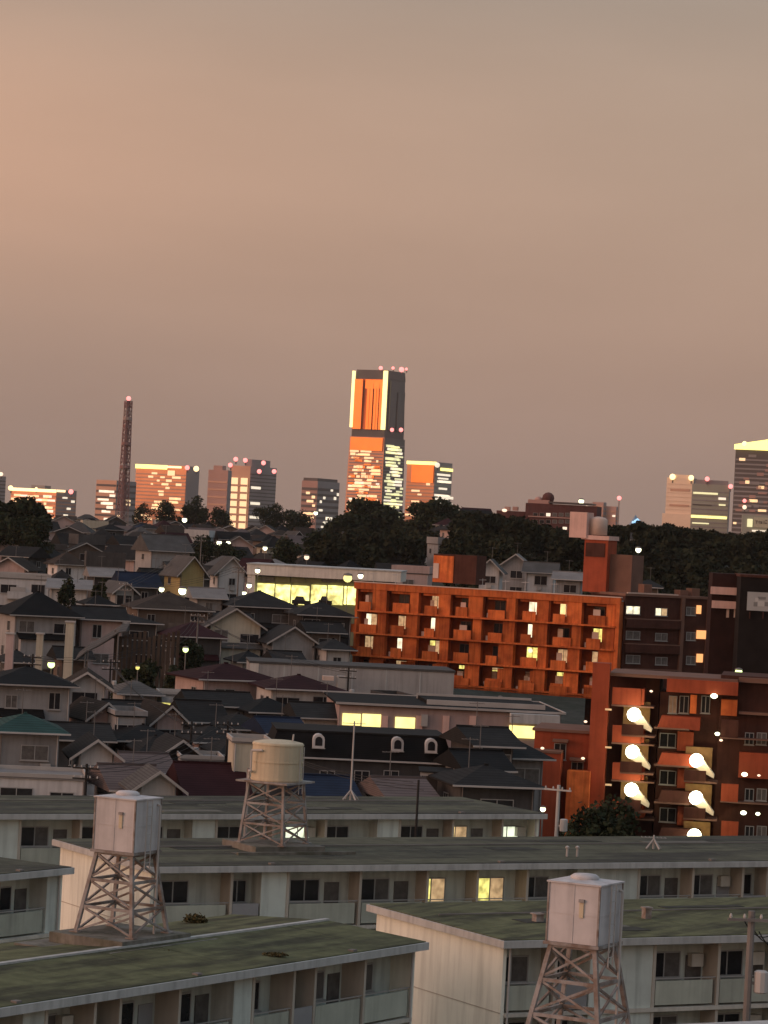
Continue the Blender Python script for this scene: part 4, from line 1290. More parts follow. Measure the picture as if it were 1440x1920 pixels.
# surveyed houses: left, right, ridge row, eave row, base row, distance, roof kind, roof, wall
H = [
 (-30, 122, 1344, 1371, 1452, 222, 'hip', 'teal', 'grey', 'grey two-storey house with teal roof at left edge', 0, 8),
 (-20, 168, 1453, 1461, 1498, 214, 'flat', 'pale', 'white', 'low white flat-roofed building below the teal-roofed house', 0, 6),
 (126, 222, 1388, 1412, 1452, 224, 'gablef', 'charcoal', 'white', 'white gabled house right of the teal-roofed house', -10, 7),
 (212, 322, 1415, 1446, 1470, 232, 'gables', 'pink-grey', 'white', 'house with broad pinkish grey roof above the left tank', 4, 8),
 (168, 302, 1437, 1478, 1500, 214, 'gables', 'pink-grey', 'grey', 'nearer house with dull pinkish roof just behind the left tank', 6, 8),
 (252, 322, 1452, 1472, 1500, 208, 'gablef', 'grey', 'white', 'tiny white gabled porch house beside the maroon roof', 0, 5),
 (312, 462, 1434, 1492, 1506, 212, 'gables', 'maroon', 'brown', 'large dark maroon roof left of the drum tank', 2, 9),
 (448, 484, 1386, 1394, 1440, 216, 'flat', 'pale', 'cream', 'narrow cream stair block beside the drum tank', 0, 4),
 (60, 210, 1362, 1386, 1420, 248, 'gables', 'charcoal', 'dark', 'long low house with wide charcoal roof behind white gable', 0, 9),
 (196, 338, 1366, 1388, 1420, 252, 'hip', 'black', 'brown', 'low black-roofed house right of the wide charcoal roof', 2, 8),
 (328, 420, 1415, 1426, 1445, 236, 'flat', 'pale', 'white', 'low white parapet building above the maroon roof', 0, 5),
 (250, 330, 1388, 1410, 1432, 244, 'hip', 'charcoal', 'brown', 'small charcoal hipped house between two long roofs', 0, 8),
 (330, 458, 1368, 1390, 1424, 250, 'hip', 'charcoal', 'pink', 'pink-walled house with charcoal hip roof above the parapet', 5, 8),
 (155, 198, 1318, 1340, 1362, 262, 'gablef', 'brown', 'pink', 'narrow pink gable under the brown roof at left', 12, 7),
 (190, 272, 1316, 1342, 1362, 266, 'gables', 'charcoal', 'dark', 'dark roof joining the two pink gables', 0, 7),
 (262, 326, 1324, 1348, 1372, 262, 'gablef', 'brown', 'pink', 'wider pink gable left of the charcoal roofs', 10, 8),
 (318, 420, 1316, 1350, 1370, 268, 'gables', 'charcoal', 'grey', 'charcoal-roofed house right of the wider pink gable', 4, 8),
 (392, 500, 1342, 1366, 1400, 262, 'hip', 'charcoal', 'grey', 'charcoal hipped house left of the blue roof', 0, 9),
 (470, 566, 1350, 1374, 1410, 252, 'gables', 'blue', 'dark', 'dark house with blue roof left of the dormer house', 4, 8),
 (336, 470, 1300, 1322, 1352, 278, 'gables', 'charcoal', 'grey', 'charcoal roof below the maroon hip roof', 0, 8),
 (440, 560, 1312, 1334, 1352, 274, 'hip', 'black', 'dark', 'black hipped roof below the white annex', 3, 8),
 (540, 645, 1326, 1344, 1364, 268, 'gables', 'charcoal', 'white', 'low white house left of the glowing strip windows', 0, 7),
 (-40, 142, 1252, 1282, 1350, 258, 'hip', 'black', 'grey', 'grey house with black hip roof and pale balconies at left edge', 0, 9),
 (118, 206, 1262, 1284, 1312, 272, 'gablef', 'brown', 'white', 'white gable with one dark window beside the black hip roof', -6, 8),
 (205, 300, 1288, 1300, 1322, 284, 'hip', 'grey', 'grey', 'small grey hip roof below the dark courtyard', 0, 8),
 (300, 345, 1296, 1304, 1318, 286, 'flat', 'pale', 'white', 'small bright white shed beside the maroon hip roof', 0, 4),
 (325, 520, 1246, 1272, 1300, 292, 'hip', 'maroon', 'pink', 'house with maroon hip roof and pink-lit left wall', 14, 8),
 (478, 640, 1268, 1291, 1330, 284, 'hip', 'maroon', 'white', 'long white annex with dark maroon roof', 0, 8),
 (380, 492, 1142, 1172, 1242, 372, 'gablef', 'grey', 'cream', 'tall cream house with grey front gable left of centre', -8, 8),
 (486, 592, 1176, 1202, 1244, 366, 'gablef', 'charcoal', 'grey', 'grey house with charcoal gable right of the cream house', 0, 8),
 (590, 658, 1205, 1216, 1244, 362, 'hip', 'charcoal', 'white', 'low white house against the orange apartments', 0, 7),
 (232, 396, 1112, 1140, 1182, 378, 'hip', 'brown', 'brown', 'wide brown hip-roofed house above the dark courtyard', 0, 10),
 (150, 300, 1150, 1166, 1200, 366, 'hip', 'charcoal', 'dark', 'dark hip-roofed house left below the brown hip roof', 0, 9),
 (300, 420, 1168, 1192, 1230, 360, 'hip', 'maroon', 'dark', 'dark house with low maroon hip roof by the lamp post', 0, 9),
 (-10, 150, 1112, 1150, 1232, 330, 'hip', 'black', 'grey', 'grey house with long black roof and pink-lit corner at left', 8, 9),
 (130, 236, 1140, 1160, 1225, 334, 'gables', 'charcoal', 'pink', 'dull pink house with tall windows left of the courtyard', 0, 8),
 (-20, 100, 1076, 1086, 1116, 440, 'flat', 'pale', 'white', 'white flat-roofed building with dark strip windows at left edge', 0, 9),
 (92, 168, 1090, 1104, 1128, 420, 'shed', 'pale', 'white', 'white lean-to house with one sharp sloping gable at left', -5, 7),
 (190, 250, 1092, 1106, 1132, 416, 'gablef', 'grey', 'grey', 'small grey gable left of the brown hip roof', 10, 8),
 (306, 386, 1044, 1072, 1102, 470, 'gablef', 'grey', 'yellow', 'yellow house with two dark windows under a front gable', 12, 8),
 (392, 462, 1046, 1072, 1102, 480, 'gablef', 'grey', 'white', 'white gabled house with two dark windows beside the shop', 0, 8),
 (352, 420, 1104, 1120, 1138, 400, 'gables', 'pale', 'grey', 'grey house with one pale roof strip below the yellow house', 0, 7),
 (410, 560, 1110, 1136, 1160, 396, 'hip', 'charcoal', 'dark', 'charcoal hip roof just below the glowing shop', 0, 10),
 (540, 660, 1130, 1152, 1190, 388, 'hip', 'charcoal', 'dark', 'dark house wedged between the shop and orange apartments', 0, 9),
 (252, 358, 1004, 1030, 1064, 560, 'gables', 'grey', 'grey', 'big grey-roofed house above the yellow gable', 14, 9),
 (160, 232, 1066, 1080, 1100, 470, 'gables', 'pale', 'dark', 'dark house with pale snowy-looking roof strips at left', 0, 8),
 (210, 300, 1075, 1098, 1120, 440, 'gables', 'blue', 'dark', 'dark house with dull blue roof left of the yellow house', 6, 8),
 (848, 958, 1372, 1396, 1500, 222, 'gables', 'charcoal', 'dark', 'dark house with white-edged gable right of the dormer house', -14, 8),
 (560, 650, 1466, 1490, 1506, 208, 'gables', 'blue', 'dark', 'low dark blue roof behind the thin mast', 0, 7),
 (688, 800, 1462, 1494, 1508, 206, 'gables', 'pink-grey', 'grey', 'dusty pink roof behind the third block', 5, 7),
 (820, 1000, 1446, 1470, 1505, 206, 'hip', 'charcoal', 'dark', 'dark low house behind the right end of the third block', 0, 7),
]
for h in H:
    house(*h[:10], theta=(h[10] if h[10] < 0 else -12 - h[10] * 0.8) if h[6] != 'flat' else -8, depth=h[11], lit=0.02)

# ------------------------------------------------------------------ black mansard house with three arched dormers
P7 = Plane(505, 1420, 228, R_(5))
o7 = P7.thing('dormer_house', 'long black-roofed house with three white arched dormers', 'house')
xa, xb = P7.x(505, 1400), P7.x(852, 1410)
zg_ = P7.z(680, 1424)
zt_ = P7.z(680, 1376, 1.6)
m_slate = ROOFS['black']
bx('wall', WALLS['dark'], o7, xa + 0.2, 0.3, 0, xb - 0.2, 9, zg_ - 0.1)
b = MB()
b.hexa([(xa, 0, zg_), (xb, 0, zg_), (xb, 9.3, zg_), (xa, 9.3, zg_)], [(xa + .6, 1.1, zt_), (xb - .6, 1.1, zt_), (xb - .6, 8.2, zt_), (xa + .6, 8.2, zt_)])
r7 = b.build('roof', m_slate, o7)
bx('gutter', m_pipe, o7, xa - 0.1, -0.16, zg_ - 0.12, xb + 0.1, -0.004, zg_ - 0.004)
bx('roof_rim', ROOFS['charcoal'], o7, xa + .5, 1.0, zt_ + 0.003, xb - .5, 8.3, zt_ + 0.14)
for px, py in ((597, 1402), (745, 1408), (808, 1411)):
    x, z = P7.q(px, py, 0.1)
    w, hh = 0.44, 0.62
    arch = [(-w, 0), (w, 0), (w, hh)] + [(w * math.cos(a), hh + 0.42 * math.sin(a)) for a in (0.5, 1.05, 1.57, 2.09, 2.64)] + [(-w, hh)]
    inn = [(p[0] * 0.62, 0.16 + p[1] * 0.66) for p in arch]
    b = MB()
    n = len(arch)
    vs = [(x + p[0], -0.05, z + p[1]) for p in arch] + [(x + p[0], 1.3, z + p[1]) for p in arch]
    b.add(vs, [tuple(range(n))] + [tuple(reversed(range(n, 2 * n)))] + [(i, n + i, n + (i + 1) % n, (i + 1) % n) for i in range(n)])
    dm = b.build('dormer', WALLS['white'], o7)
    b = MB()
    vs = [(x + p[0], -0.075, z + p[1]) for p in inn]
    b.add(vs, [tuple(range(n))])
    vs2 = [(x + p[0], -0.053, z + p[1]) for p in inn]
    b.add(vs + vs2, [(i, n + i, n + (i + 1) % n, (i + 1) % n) for i in range(n)])
    b.build('pane', m_glass, dm)
    bx('sill', m_trim, dm, x - w - .06, -0.12, z - 0.06, x + w + .06, -0.052, z - 0.002)
for px in (600, 665, 720, 790):
    P7.win(o7, px, 1446, px + 26, 1474, 0.298, m_glass, far=False)
bx('corner_post', m_pipe, o7, xb - 0.4, 0.0, 0, xb - 0.1, 0.29, zg_ - 0.13)
# pale framed carport behind the third block
P8 = Plane(792, 1480, 212, R_(0))
o8 = P8.thing('carport', 'white framed carport behind the third block', 'carport')
for px in (792, 842):
    o = P8.rect('post', m_trim, o8, px, 1456, px + 6, 1500, 0, 0.25)
    top = o.location.z + o.scale.z / 2
    o.location.z, o.scale.z = top / 2, top
P8.rect('beam', m_trim, o8, 788, 1450, 850, 1456, -0.05, 0.3)
P8.rect('roof', ROOFS['charcoal'], o8, 786, 1447, 852, 1449, -0.2, 4.0)
P8.rect('shutter', WALLS['dark'], o8, 798, 1457, 841, 1500, 3.0, 3.1)

# ------------------------------------------------------------------ flat clinic building with lit strip windows
P9 = Plane(640, 1340, 266, R_(5))
o9 = P9.thing('flat_clinic', 'low pinkish flat-roofed building with glowing strip windows', 'building')
xa, xb = P9.x(636, 1340), P9.x(1052, 1350)
zr_ = P9.z(830, 1328)
bx('wall', WALLS['pink'], o9, xa, 0.3, 0, xb, 16, zr_ - 0.1)
r9 = bx('roof', ROOFS['black'], o9, xa - 0.3, -0.1, zr_ - 0.096, xb + 0.3, 16.4, zr_ + 0.06)
for q in ((xa - .35, -0.2, xb + .35, -0.102), (xa - .35, 16.402, xb + .35, 16.55), (xb + .302, -0.1, xb + .42, 16.4)):
    bx('roof_trim', m_trim, r9, 0, 0, 0, 1, 1, 1)
    o = r9.children[-1]
    bpy.data.objects.remove(o)
    bx('roof_trim', m_trim, o9, q[0], q[1], zr_ - 0.05, q[2], q[3], zr_ + 0.14)
# raised dark plant deck with pale kerbs
xd = P9.x(800, 1320, 5)
bx('plant_deck', ROOFS['black'], o9, xd, 4, zr_ + 0.064, xb - 1.0, 13, zr_ + 0.35)
bx('deck_kerb', m_trim, o9, xd - 0.1, 3.8, zr_ + 0.064, xb - 0.9, 3.996, zr_ + 0.5)
bx('deck_kerb', m_trim, o9, xd - 0.1, 13.004, zr_ + 0.064, xb - 0.9, 13.2, zr_ + 0.55)
P9.rect('canopy', m_fascia, o9, 958, 1340, 1050, 1358, -1.2, -0.21)
for a, e, t_, b_ in ((642, 676, 1338, 1360), (679, 714, 1339, 1363), (741, 778, 1345, 1367)):
    P9.rect('lit_window', g_room, o9, a, t_, e, b_, 0.2, 0.296)
P9.rect('lit_window', g_room, o9, 955, 1361, 1003, 1384, 0.15, 0.296)
for a in (715, 780, 830, 880):
    P9.rect('wall_pier', m_pink, o9, a, 1342, a + 12, 1380, 0.12, 0.296)
P9.rect('service_pipe', m_trim, o9, 790, 1340, 802, 1362, -0.1, 0.2)
# long grey blank hall
P10 = Plane(470, 1270, 322, R_(5))
o10 = P10.thing('grey_hall', 'long blank grey concrete hall before the orange apartments', 'building')
xa, xb = P10.x(468, 1270), P10.x(851, 1280)
zr_ = P10.z(660, 1252)
m_hall = mat('grey_hall_wall', (0.33, 0.325, 0.315), var=0.12, streak=0.2, scale=0.3)
bx('wall', m_hall, o10, xa, 0, 0, xb, 9, zr_)
bx('roof', ROOFS['grey'], o10, xa - .1, -0.12, zr_ + .003, xb + .1, 9.1, zr_ + 0.22)
bx('end_panel', m_white, o10, xa - 0.03, -0.08, 0, xa + 0.9, -0.003, zr_)
for k in range(1, 6):
    x = xa + (xb - xa) * k / 6
    bx('joint_strip', m_fascia, o10, x - 0.06, -0.03, 0, x + 0.06, -0.003, zr_)
P10.rect('rooftop_unit', m_trim, o10, 633, 1268, 648, 1290, -3.0, -1.5)
P10.rect('rooftop_unit', m_coping, o10, 606, 1268, 626, 1276, -3.0, -1.5)

# pale piers and dark timber screens of the courtyard at left
PC = Plane(0, 1200, 318, R_(0))
oc = PC.thing('courtyard_screen', 'dark timber slatted screen wall round a courtyard', 'screen')
for i, px in enumerate(range(212, 336, 9)):
    o = PC.rect('slat', m_wood, oc, px, 1182 + (i * 37 % 13), px + 6, 1290, 0.0 + 0.1 * (i % 2), 0.12 + 0.1 * (i % 2))
    top = o.location.z + o.scale.z / 2
    o.location.z, o.scale.z = top / 2, top
PC.rect('top_rail', m_wood, oc, 208, 1196, 340, 1200, 0.3, 0.4)
for (px, w, y0, y1, lab) in ((7, 20, 1190, 1258, 'pink-lit square pier at the left edge'), (64, 18, 1190, 1258, 'pale cream pier right of the pink-lit pier'), (118, 22, 1168, 1252, 'tall tapering pale pier at the balcony corner')):
    t = PC.thing('gate_pier', lab, 'pier')
    mt = WALLS['pink'] if px < 30 else WALLS['cream']
    xa, za = PC.q(px, y1, -6)
    xb, zb = PC.q(px + w, y0, -6)
    MB().hexa([(xa, -6, 0), (xb, -6, 0), (xb, -5.2, 0), (xa, -5.2, 0)], [(xa + .06, -5.95, zb), (xb - .06, -5.95, zb), (xb - .06, -5.25, zb), (xa + .06, -5.25, zb)]).build('shaft', mt, t)
    bx('cap', m_trim, t, xa - .05, -6.06, zb + .003, xb + .05, -5.14, zb + 0.16)
# white curved canopy over the courtyard entrance
t = PC.thing('canopy', 'pale crooked canopy roof left of the courtyard screen', 'canopy')
pts = [PC.q(px, py, -2) for px, py in ((140, 1238), (160, 1222), (180, 1212), (200, 1200), (222, 1185), (236, 1183))]
b = MB()
for (a, za), (e, zb) in zip(pts, pts[1:]):
    b.hexa([(a, -2, za - .12), (e, -2, zb - .12), (e, 2.5, zb - .12), (a, 2.5, za - .12)], [(a, -2, za), (e, -2, zb), (e, 2.5, zb + .7), (a, 2.5, za + .7)])
b.build('canopy_sheet', ROOFS['grey'], t)
for a, za in (pts[1], pts[4]):
    MB().tube((a, -1.8, 0), (a, -1.8, za - 0.12), 0.09).build('post', m_pole, t)

# ------------------------------------------------------------------ the rest of the hillside: one house at a time
words_r = {'charcoal': 'charcoal', 'black': 'black', 'brown': 'brown', 'maroon': 'maroon', 'blue': 'blue', 'teal': 'teal', 'grey': 'grey', 'pink-grey': 'pinkish', 'pale': 'pale'}
kind_w = {'gablef': 'front-gabled', 'gables': 'ridged', 'hip': 'hipped', 'flat': 'flat', 'shed': 'lean-to'}
MARKS = [(48, 985, 'the left edge tree'), (345, 1075, 'the yellow gabled house'), (425, 1075, 'the white gabled house'), (305, 1020, 'the big grey house'),
         (575, 1100, 'the glowing shop'), (672, 985, 'the left domed tree'), (810, 985, 'the right domed tree'), (350, 955, 'the dark ridge trees'), (545, 950, 'the flat ridge trees'),
         (850, 1065, 'the orange apartments'), (240, 940, 'the lattice mast'), (90, 945, 'the lit block at far left')]
def spot(px, py):
    m = min(MARKS, key=lambda k: (k[0] - px) ** 2 + ((k[1] - py) * 1.6) ** 2)
    dx, dy = px - m[0], py - m[1]
    if abs(dx) > abs(dy) * 1.3:
        return ('right of ' if dx > 0 else 'left of ') + m[2]
    return ('below ' if dy > 0 else 'above ') + m[2]
taken = [(h[0], h[1], h[2], h[4], h[5]) for h in H]
def label_for(px, py, rc, kd, wc, d, extra=''):
    return '%s house with %s %s roof %s' % (wc, words_r[rc], kind_w[kd], spot(px, py))
for (a, e, yr, ye, d, kd, rc, wc, lb) in (
        (96, 170, 1218, 1234, 322, 'gables', 'charcoal', 'brown', 'small brown house tucked under the crooked canopy'),
        (0, 60, 1226, 1240, 316, 'hip', 'charcoal', 'dark', 'small dark house behind the pink-lit pier'),
        (430, 500, 1226, 1240, 338, 'hip', 'black', 'grey', 'small black-roofed house under the cream gable'),
        (500, 566, 1230, 1240, 346, 'gables', 'charcoal', 'brown', 'small brown house above the grey hall'),
        (395, 470, 1150, 1166, 388, 'gables', 'charcoal', 'dark', 'dark ridged house behind the cream gable'),
        (560, 640, 1168, 1184, 380, 'gables', 'charcoal', 'brown', 'brown ridged house left of the orange apartments'),
        (150, 215, 1118, 1132, 396, 'hip', 'black', 'grey', 'small black hipped house left of the brown hip roof'),
        (60, 120, 1160, 1176, 344, 'gables', 'brown', 'dark', 'small dark house behind the cream pier'),
        (206, 262, 1330, 1344, 258, 'flat', 'charcoal', 'grey', 'grey flat shed between the two pink gables'),
        (0, 58, 1400, 1410, 232, 'flat', 'grey', 'brown', 'brown flat shed in front of the teal-roofed house'),
        (300, 352, 1398, 1410, 240, 'gablef', 'charcoal', 'dark', 'narrow dark gable left of the low white parapet'),
        (400, 470, 1398, 1412, 242, 'hip', 'charcoal', 'dark', 'dark hipped roof left of the cream stair block'),
        (850, 930, 1424, 1440, 214, 'gables', 'black', 'grey', 'grey lean house before the white-edged gable'),
        (930, 1000, 1402, 1418, 226, 'hip', 'charcoal', 'grey', 'grey hipped house beside the red low wing'),
        (700, 770, 1300, 1312, 300, 'flat', 'grey', 'dark', 'dark flat shed in front of the grey hall')):
    house(a, e, yr, ye, ye + 20, d, kd, rc, wc, lb, theta=-14, depth=6.5, lit=0.03)
fill = []
for d, step, e0 in ((505, 78, 5.2), (560, 74, 5.0), (620, 70, 5.2), (690, 64, 5.2), (765, 60, 5.2), (845, 56, 5.2), (930, 52, 5.4), (1020, 48, 5.4), (1110, 44, 5.6), (1200, 42, 5.6), (1290, 40, 5.8)):
    px = -20 + rng.uniform(0, 30)
    while px < (880 if d > 640 else 720):
        w = step * rng.uniform(0.85, 1.25)
        xm = px + w / 2
        px += w * rng.uniform(0.98, 1.15)
        dd = d + rng.uniform(-22, 22)
        p = at(xm, 1000, dd)
        zg = terr(p.x, p.y)
        h_e = e0 + rng.uniform(-1.4, 1.0)
        ye = proj((p.x, dd, zg + h_e))[1]
        yr = proj((p.x, dd + 4, zg + h_e + rng.uniform(1.3, 2.6)))[1]
        yb = proj((p.x, dd, zg))[1]
        if any(a - 8 < xm < e + 8 and abs(dd - k) < 45 for a, e, r_, b_, k in taken):
            continue
        if 455 < xm < 745 and dd < 545:
            continue
        if xm > 600 and dd < 560:
            continue
        kd = rng.choices(('gablef', 'gables', 'hip', 'flat'), (3, 4, 4, 1.2))[0]
        rc = rng.choices(('charcoal', 'black', 'brown', 'maroon', 'grey', 'pale', 'blue', 'pink-grey'), (6, 4, 4, 1.2, 3, 0.5, .6, 1.0))[0]
        wc = rng.choices(('white', 'cream', 'grey', 'brown', 'pink', 'dark'), (2.2, 1.4, 2, 2.2, 1.6, 3.4) if dd < 900 else (2.2, 1.4, 1, 2.4, 3.4, 2.4))[0]  # far walls come out pinker, wall colour standing in for sunset light
        if 600 < xm and 620 < dd < 930 and rng.random() < 0.55:
            continue
        th = rng.choice((-8, -12, -18, -24, -28, -20, 10, 24))
        lb = label_for(xm, (ye + yr) / 2, rc, kd, wc, dd)
        house(xm - w / 2, xm + w / 2, yr, ye, yb, dd, kd, rc, wc, lb, theta=th, depth=7.0, lit=0.035, far=dd > 540, group='hillside houses')

# filler houses that came to look alike are told apart by their order from the left
_px = {t.name: xm for t, xm, ye, w, lb in HOUSES}
for lb in list(LABELS):
    os_ = LABELS[lb]
    if len(os_) < 2:
        continue
    os_.sort(key=lambda o: _px.get(o.name, 0))
    for i, o in enumerate(os_):
        w = 'leftmost' if i == 0 else 'rightmost' if i == len(os_) - 1 else ['second', 'third', 'fourth', 'fifth', 'sixth'][i - 1]
        o['label'] = lb + (', %s of %s' % (w, ['two', 'three', 'four', 'five', 'six'][len(os_) - 2]) if len(os_) < 7 else ', ' + w)

# ------------------------------------------------------------------ trees
def leaf_cloud(clumps, n, size, seed, up=0.3):
    """quads spread through ellipsoid clumps, thicker towards the skin"""
    r = np.random.default_rng(seed)
    vol = np.array([c[3] * c[4] * c[5] for c in clumps])
    cnt = np.maximum(8, (n * vol ** 0.67 / (vol ** 0.67).sum()).astype(int))
    P = []
    for c, k in zip(clumps, cnt):
        v = r.normal(size=(k, 3))
        v /= np.linalg.norm(v, axis=1, keepdims=True)
        rad = r.uniform(0.25, 1.0, size=(k, 1)) ** 0.45
        rad *= 1 + 0.12 * r.normal(size=(k, 1))
        P.append(v * rad * np.array(c[3:6]) + np.array(c[:3]))
    P = np.concatenate(P)
    m = len(P)
    a = r.normal(size=(m, 3))
    a /= np.linalg.norm(a, axis=1, keepdims=True)
    b = np.cross(a, r.normal(size=(m, 3)))
    b /= np.linalg.norm(b, axis=1, keepdims=True)
    s = size * r.uniform(0.6, 1.4, size=(m, 1))
    V = np.stack([P - a * s - b * s * .6, P + a * s - b * s * .6, P + a * s * .8 + b * s * .7, P - a * s * .8 + b * s * .7], axis=1).reshape(-1, 3)
    return V
def quads_mesh(name, V, m):
    me = bpy.data.meshes.new(name)
    n = len(V) // 4
    me.vertices.add(len(V))
    me.vertices.foreach_set('co', V.astype(np.float32).ravel())
    me.loops.add(n * 4)
    me.loops.foreach_set('vertex_index', np.arange(n * 4, dtype=np.int32))
    me.polygons.add(n)
    me.polygons.foreach_set('loop_start', np.arange(0, n * 4, 4, dtype=np.int32))
    me.materials.append(m)
    me.update(calc_edges=True)
    return me
def crown_clumps(w, h, seed, k=14, dome=True):
    r = random.Random(seed)
    out = []
    for i in range(k):
        an = r.uniform(0, 6.283)
        f = r.uniform(0.0, 0.72) ** 0.7
        zz = r.uniform(0.25, 0.9)
        sh = math.sqrt(max(0.05, 1 - (zz - 0.35) ** 2 / 0.5)) if dome else 1.0
        rr = r.uniform(0.20, 0.34)
        out.append((math.cos(an) * f * w / 2 * sh, math.sin(an) * f * w / 2 * sh, zz * h, rr * w / 2 * 1.15, rr * w / 2 * 1.15, rr * h * 0.62))
    out.append((0, 0, h * 0.55, w * 0.30, w * 0.30, h * 0.36))
    return out
def tree(label, px0, px1, ytop, ybase, d, seed, leaves=2600, size=None, k=14, name='tree', flat=1.0):
    s = d / F
    xm = (px0 + px1) / 2
    pb = at(xm, ybase, d)
    zg = min(pb.z, terr(pb.x, pb.y)) if pb.z > terr(pb.x, pb.y) - 3 else terr(pb.x, pb.y)
    ztop = at(xm, ytop, d).z
    h = ztop - zg
    w = (px1 - px0) * s * (1.22 if name == 'tree' else 1.0)
    t = thing(name, label, 'tree' if name != 'round_bush' else 'bush', (pb.x, pb.y, zg - 0.2), rng.uniform(0, 6.28))
    ch = min(h * 0.9, max(w * 0.75, h * 0.74, (ybase - ytop) * s * 1.05))
    z0 = h - ch
    b = MB()
    tr = 0.025 * h + 0.1
    b.tube((0, 0, 0), (tr * .5, 0, h * 0.55), tr, tr * 0.55, n=8)
    q = random.Random(seed)
    for i in range(6):
        an = i * 1.05 + q.uniform(-.3, .3)
        zz = z0 + ch * q.uniform(0.05, 0.4)
        b.tube((0, 0, max(0.4, zz - ch * .12)), (math.cos(an) * w * .33, math.sin(an) * w * .33, zz + ch * 0.25), tr * 0.4, tr * 0.12, n=6)
    b.build('trunk', m_bark, t)
    cl = [(c[0], c[1], z0 + c[2], c[3], c[4], c[5]) for c in crown_clumps(w, ch, seed, k)]
    V = leaf_cloud(cl, leaves, size or max(0.16, w * 0.022), seed)
    link('crown', quads_mesh('crown', V, m_leaf), t)
    return t
TREES = [
 ('big dark tree mass at the left edge below the skyline', -60, 92, 936, 1026, 640, 1, 7000, 20),
 ('dark tree right of the left edge tree', 20, 96, 958, 1028, 622, 2, 4000, 14),
 ('left domed dark tree in front of the tall tower', 622, 740, 938, 1008, 1010, 3, 7000, 16),
 ('lower shoulder of dark trees left of the domed tree', 596, 668, 965, 1012, 1000, 4, 3500, 12),
 ('right domed dark tree below the banded tower', 762, 860, 938, 1012, 980, 5, 7000, 16),
 ('small dark tree between the two domed trees', 728, 776, 968, 1008, 1000, 6, 2000, 8),
 ('dark ridge tree under the wide pink block, left', 284, 336, 934, 976, 1240, 7, 2600, 9),
 ('dark ridge tree under the wide pink block, right', 332, 392, 930, 976, 1245, 8, 3000, 10),
 ('low dark ridge tree under the pinkish slab', 385, 440, 948, 978, 1235, 9, 2200, 8),
 ('low dark bush tree beside the pink ridge houses', 246, 290, 940, 962, 1280, 10, 1600, 7),
 ('long flat dark tree clump on the ridge, left part', 478, 534, 943, 972, 1270, 11, 2600, 9),
 ('long flat dark tree clump on the ridge, right part', 522, 592, 950, 976, 1265, 12, 2600, 9),
 ('dark tree among houses right of the grey roof', 352, 410, 1000, 1040, 660, 13, 2600, 9),
 ('dark tree under the pair of slope lamps', 400, 462, 1018, 1052, 650, 14, 2600, 9),
 ('dark tree above the shop roof, left', 498, 566, 1004, 1050, 640, 15, 3000, 10),
 ('dark tree above the shop roof, right', 560, 640, 996, 1050, 700, 16, 3200, 10),
 ('dark garden tree in the courtyard', 214, 300, 1236, 1300, 306, 17, 3600, 12),
 ('dark shrub tree right of the courtyard lamp', 296, 352, 1246, 1300, 303, 18, 2600, 9),
 ('slim dark tree left of the brown hip roof', 168, 204, 1086, 1140, 402, 19, 1800, 8),
 ('dark tree in the gap left of the cream gabled house', 330, 388, 1200, 1250, 346, 20, 2200, 9),
 ('dark tree below the white flat-roofed building', 100, 150, 1088, 1130, 412, 21, 1800, 8),
]
for (lb, a, e, yt, yb, d, sd, n, k) in TREES:
    tree(lb, a, e, yt, yb, d, sd, n, None, k)
tree('round dark bush at the foot of the lit stairs', 1012, 1236, 1510, 1608, 205, 31, 20000, 0.14, 34, name='round_bush')

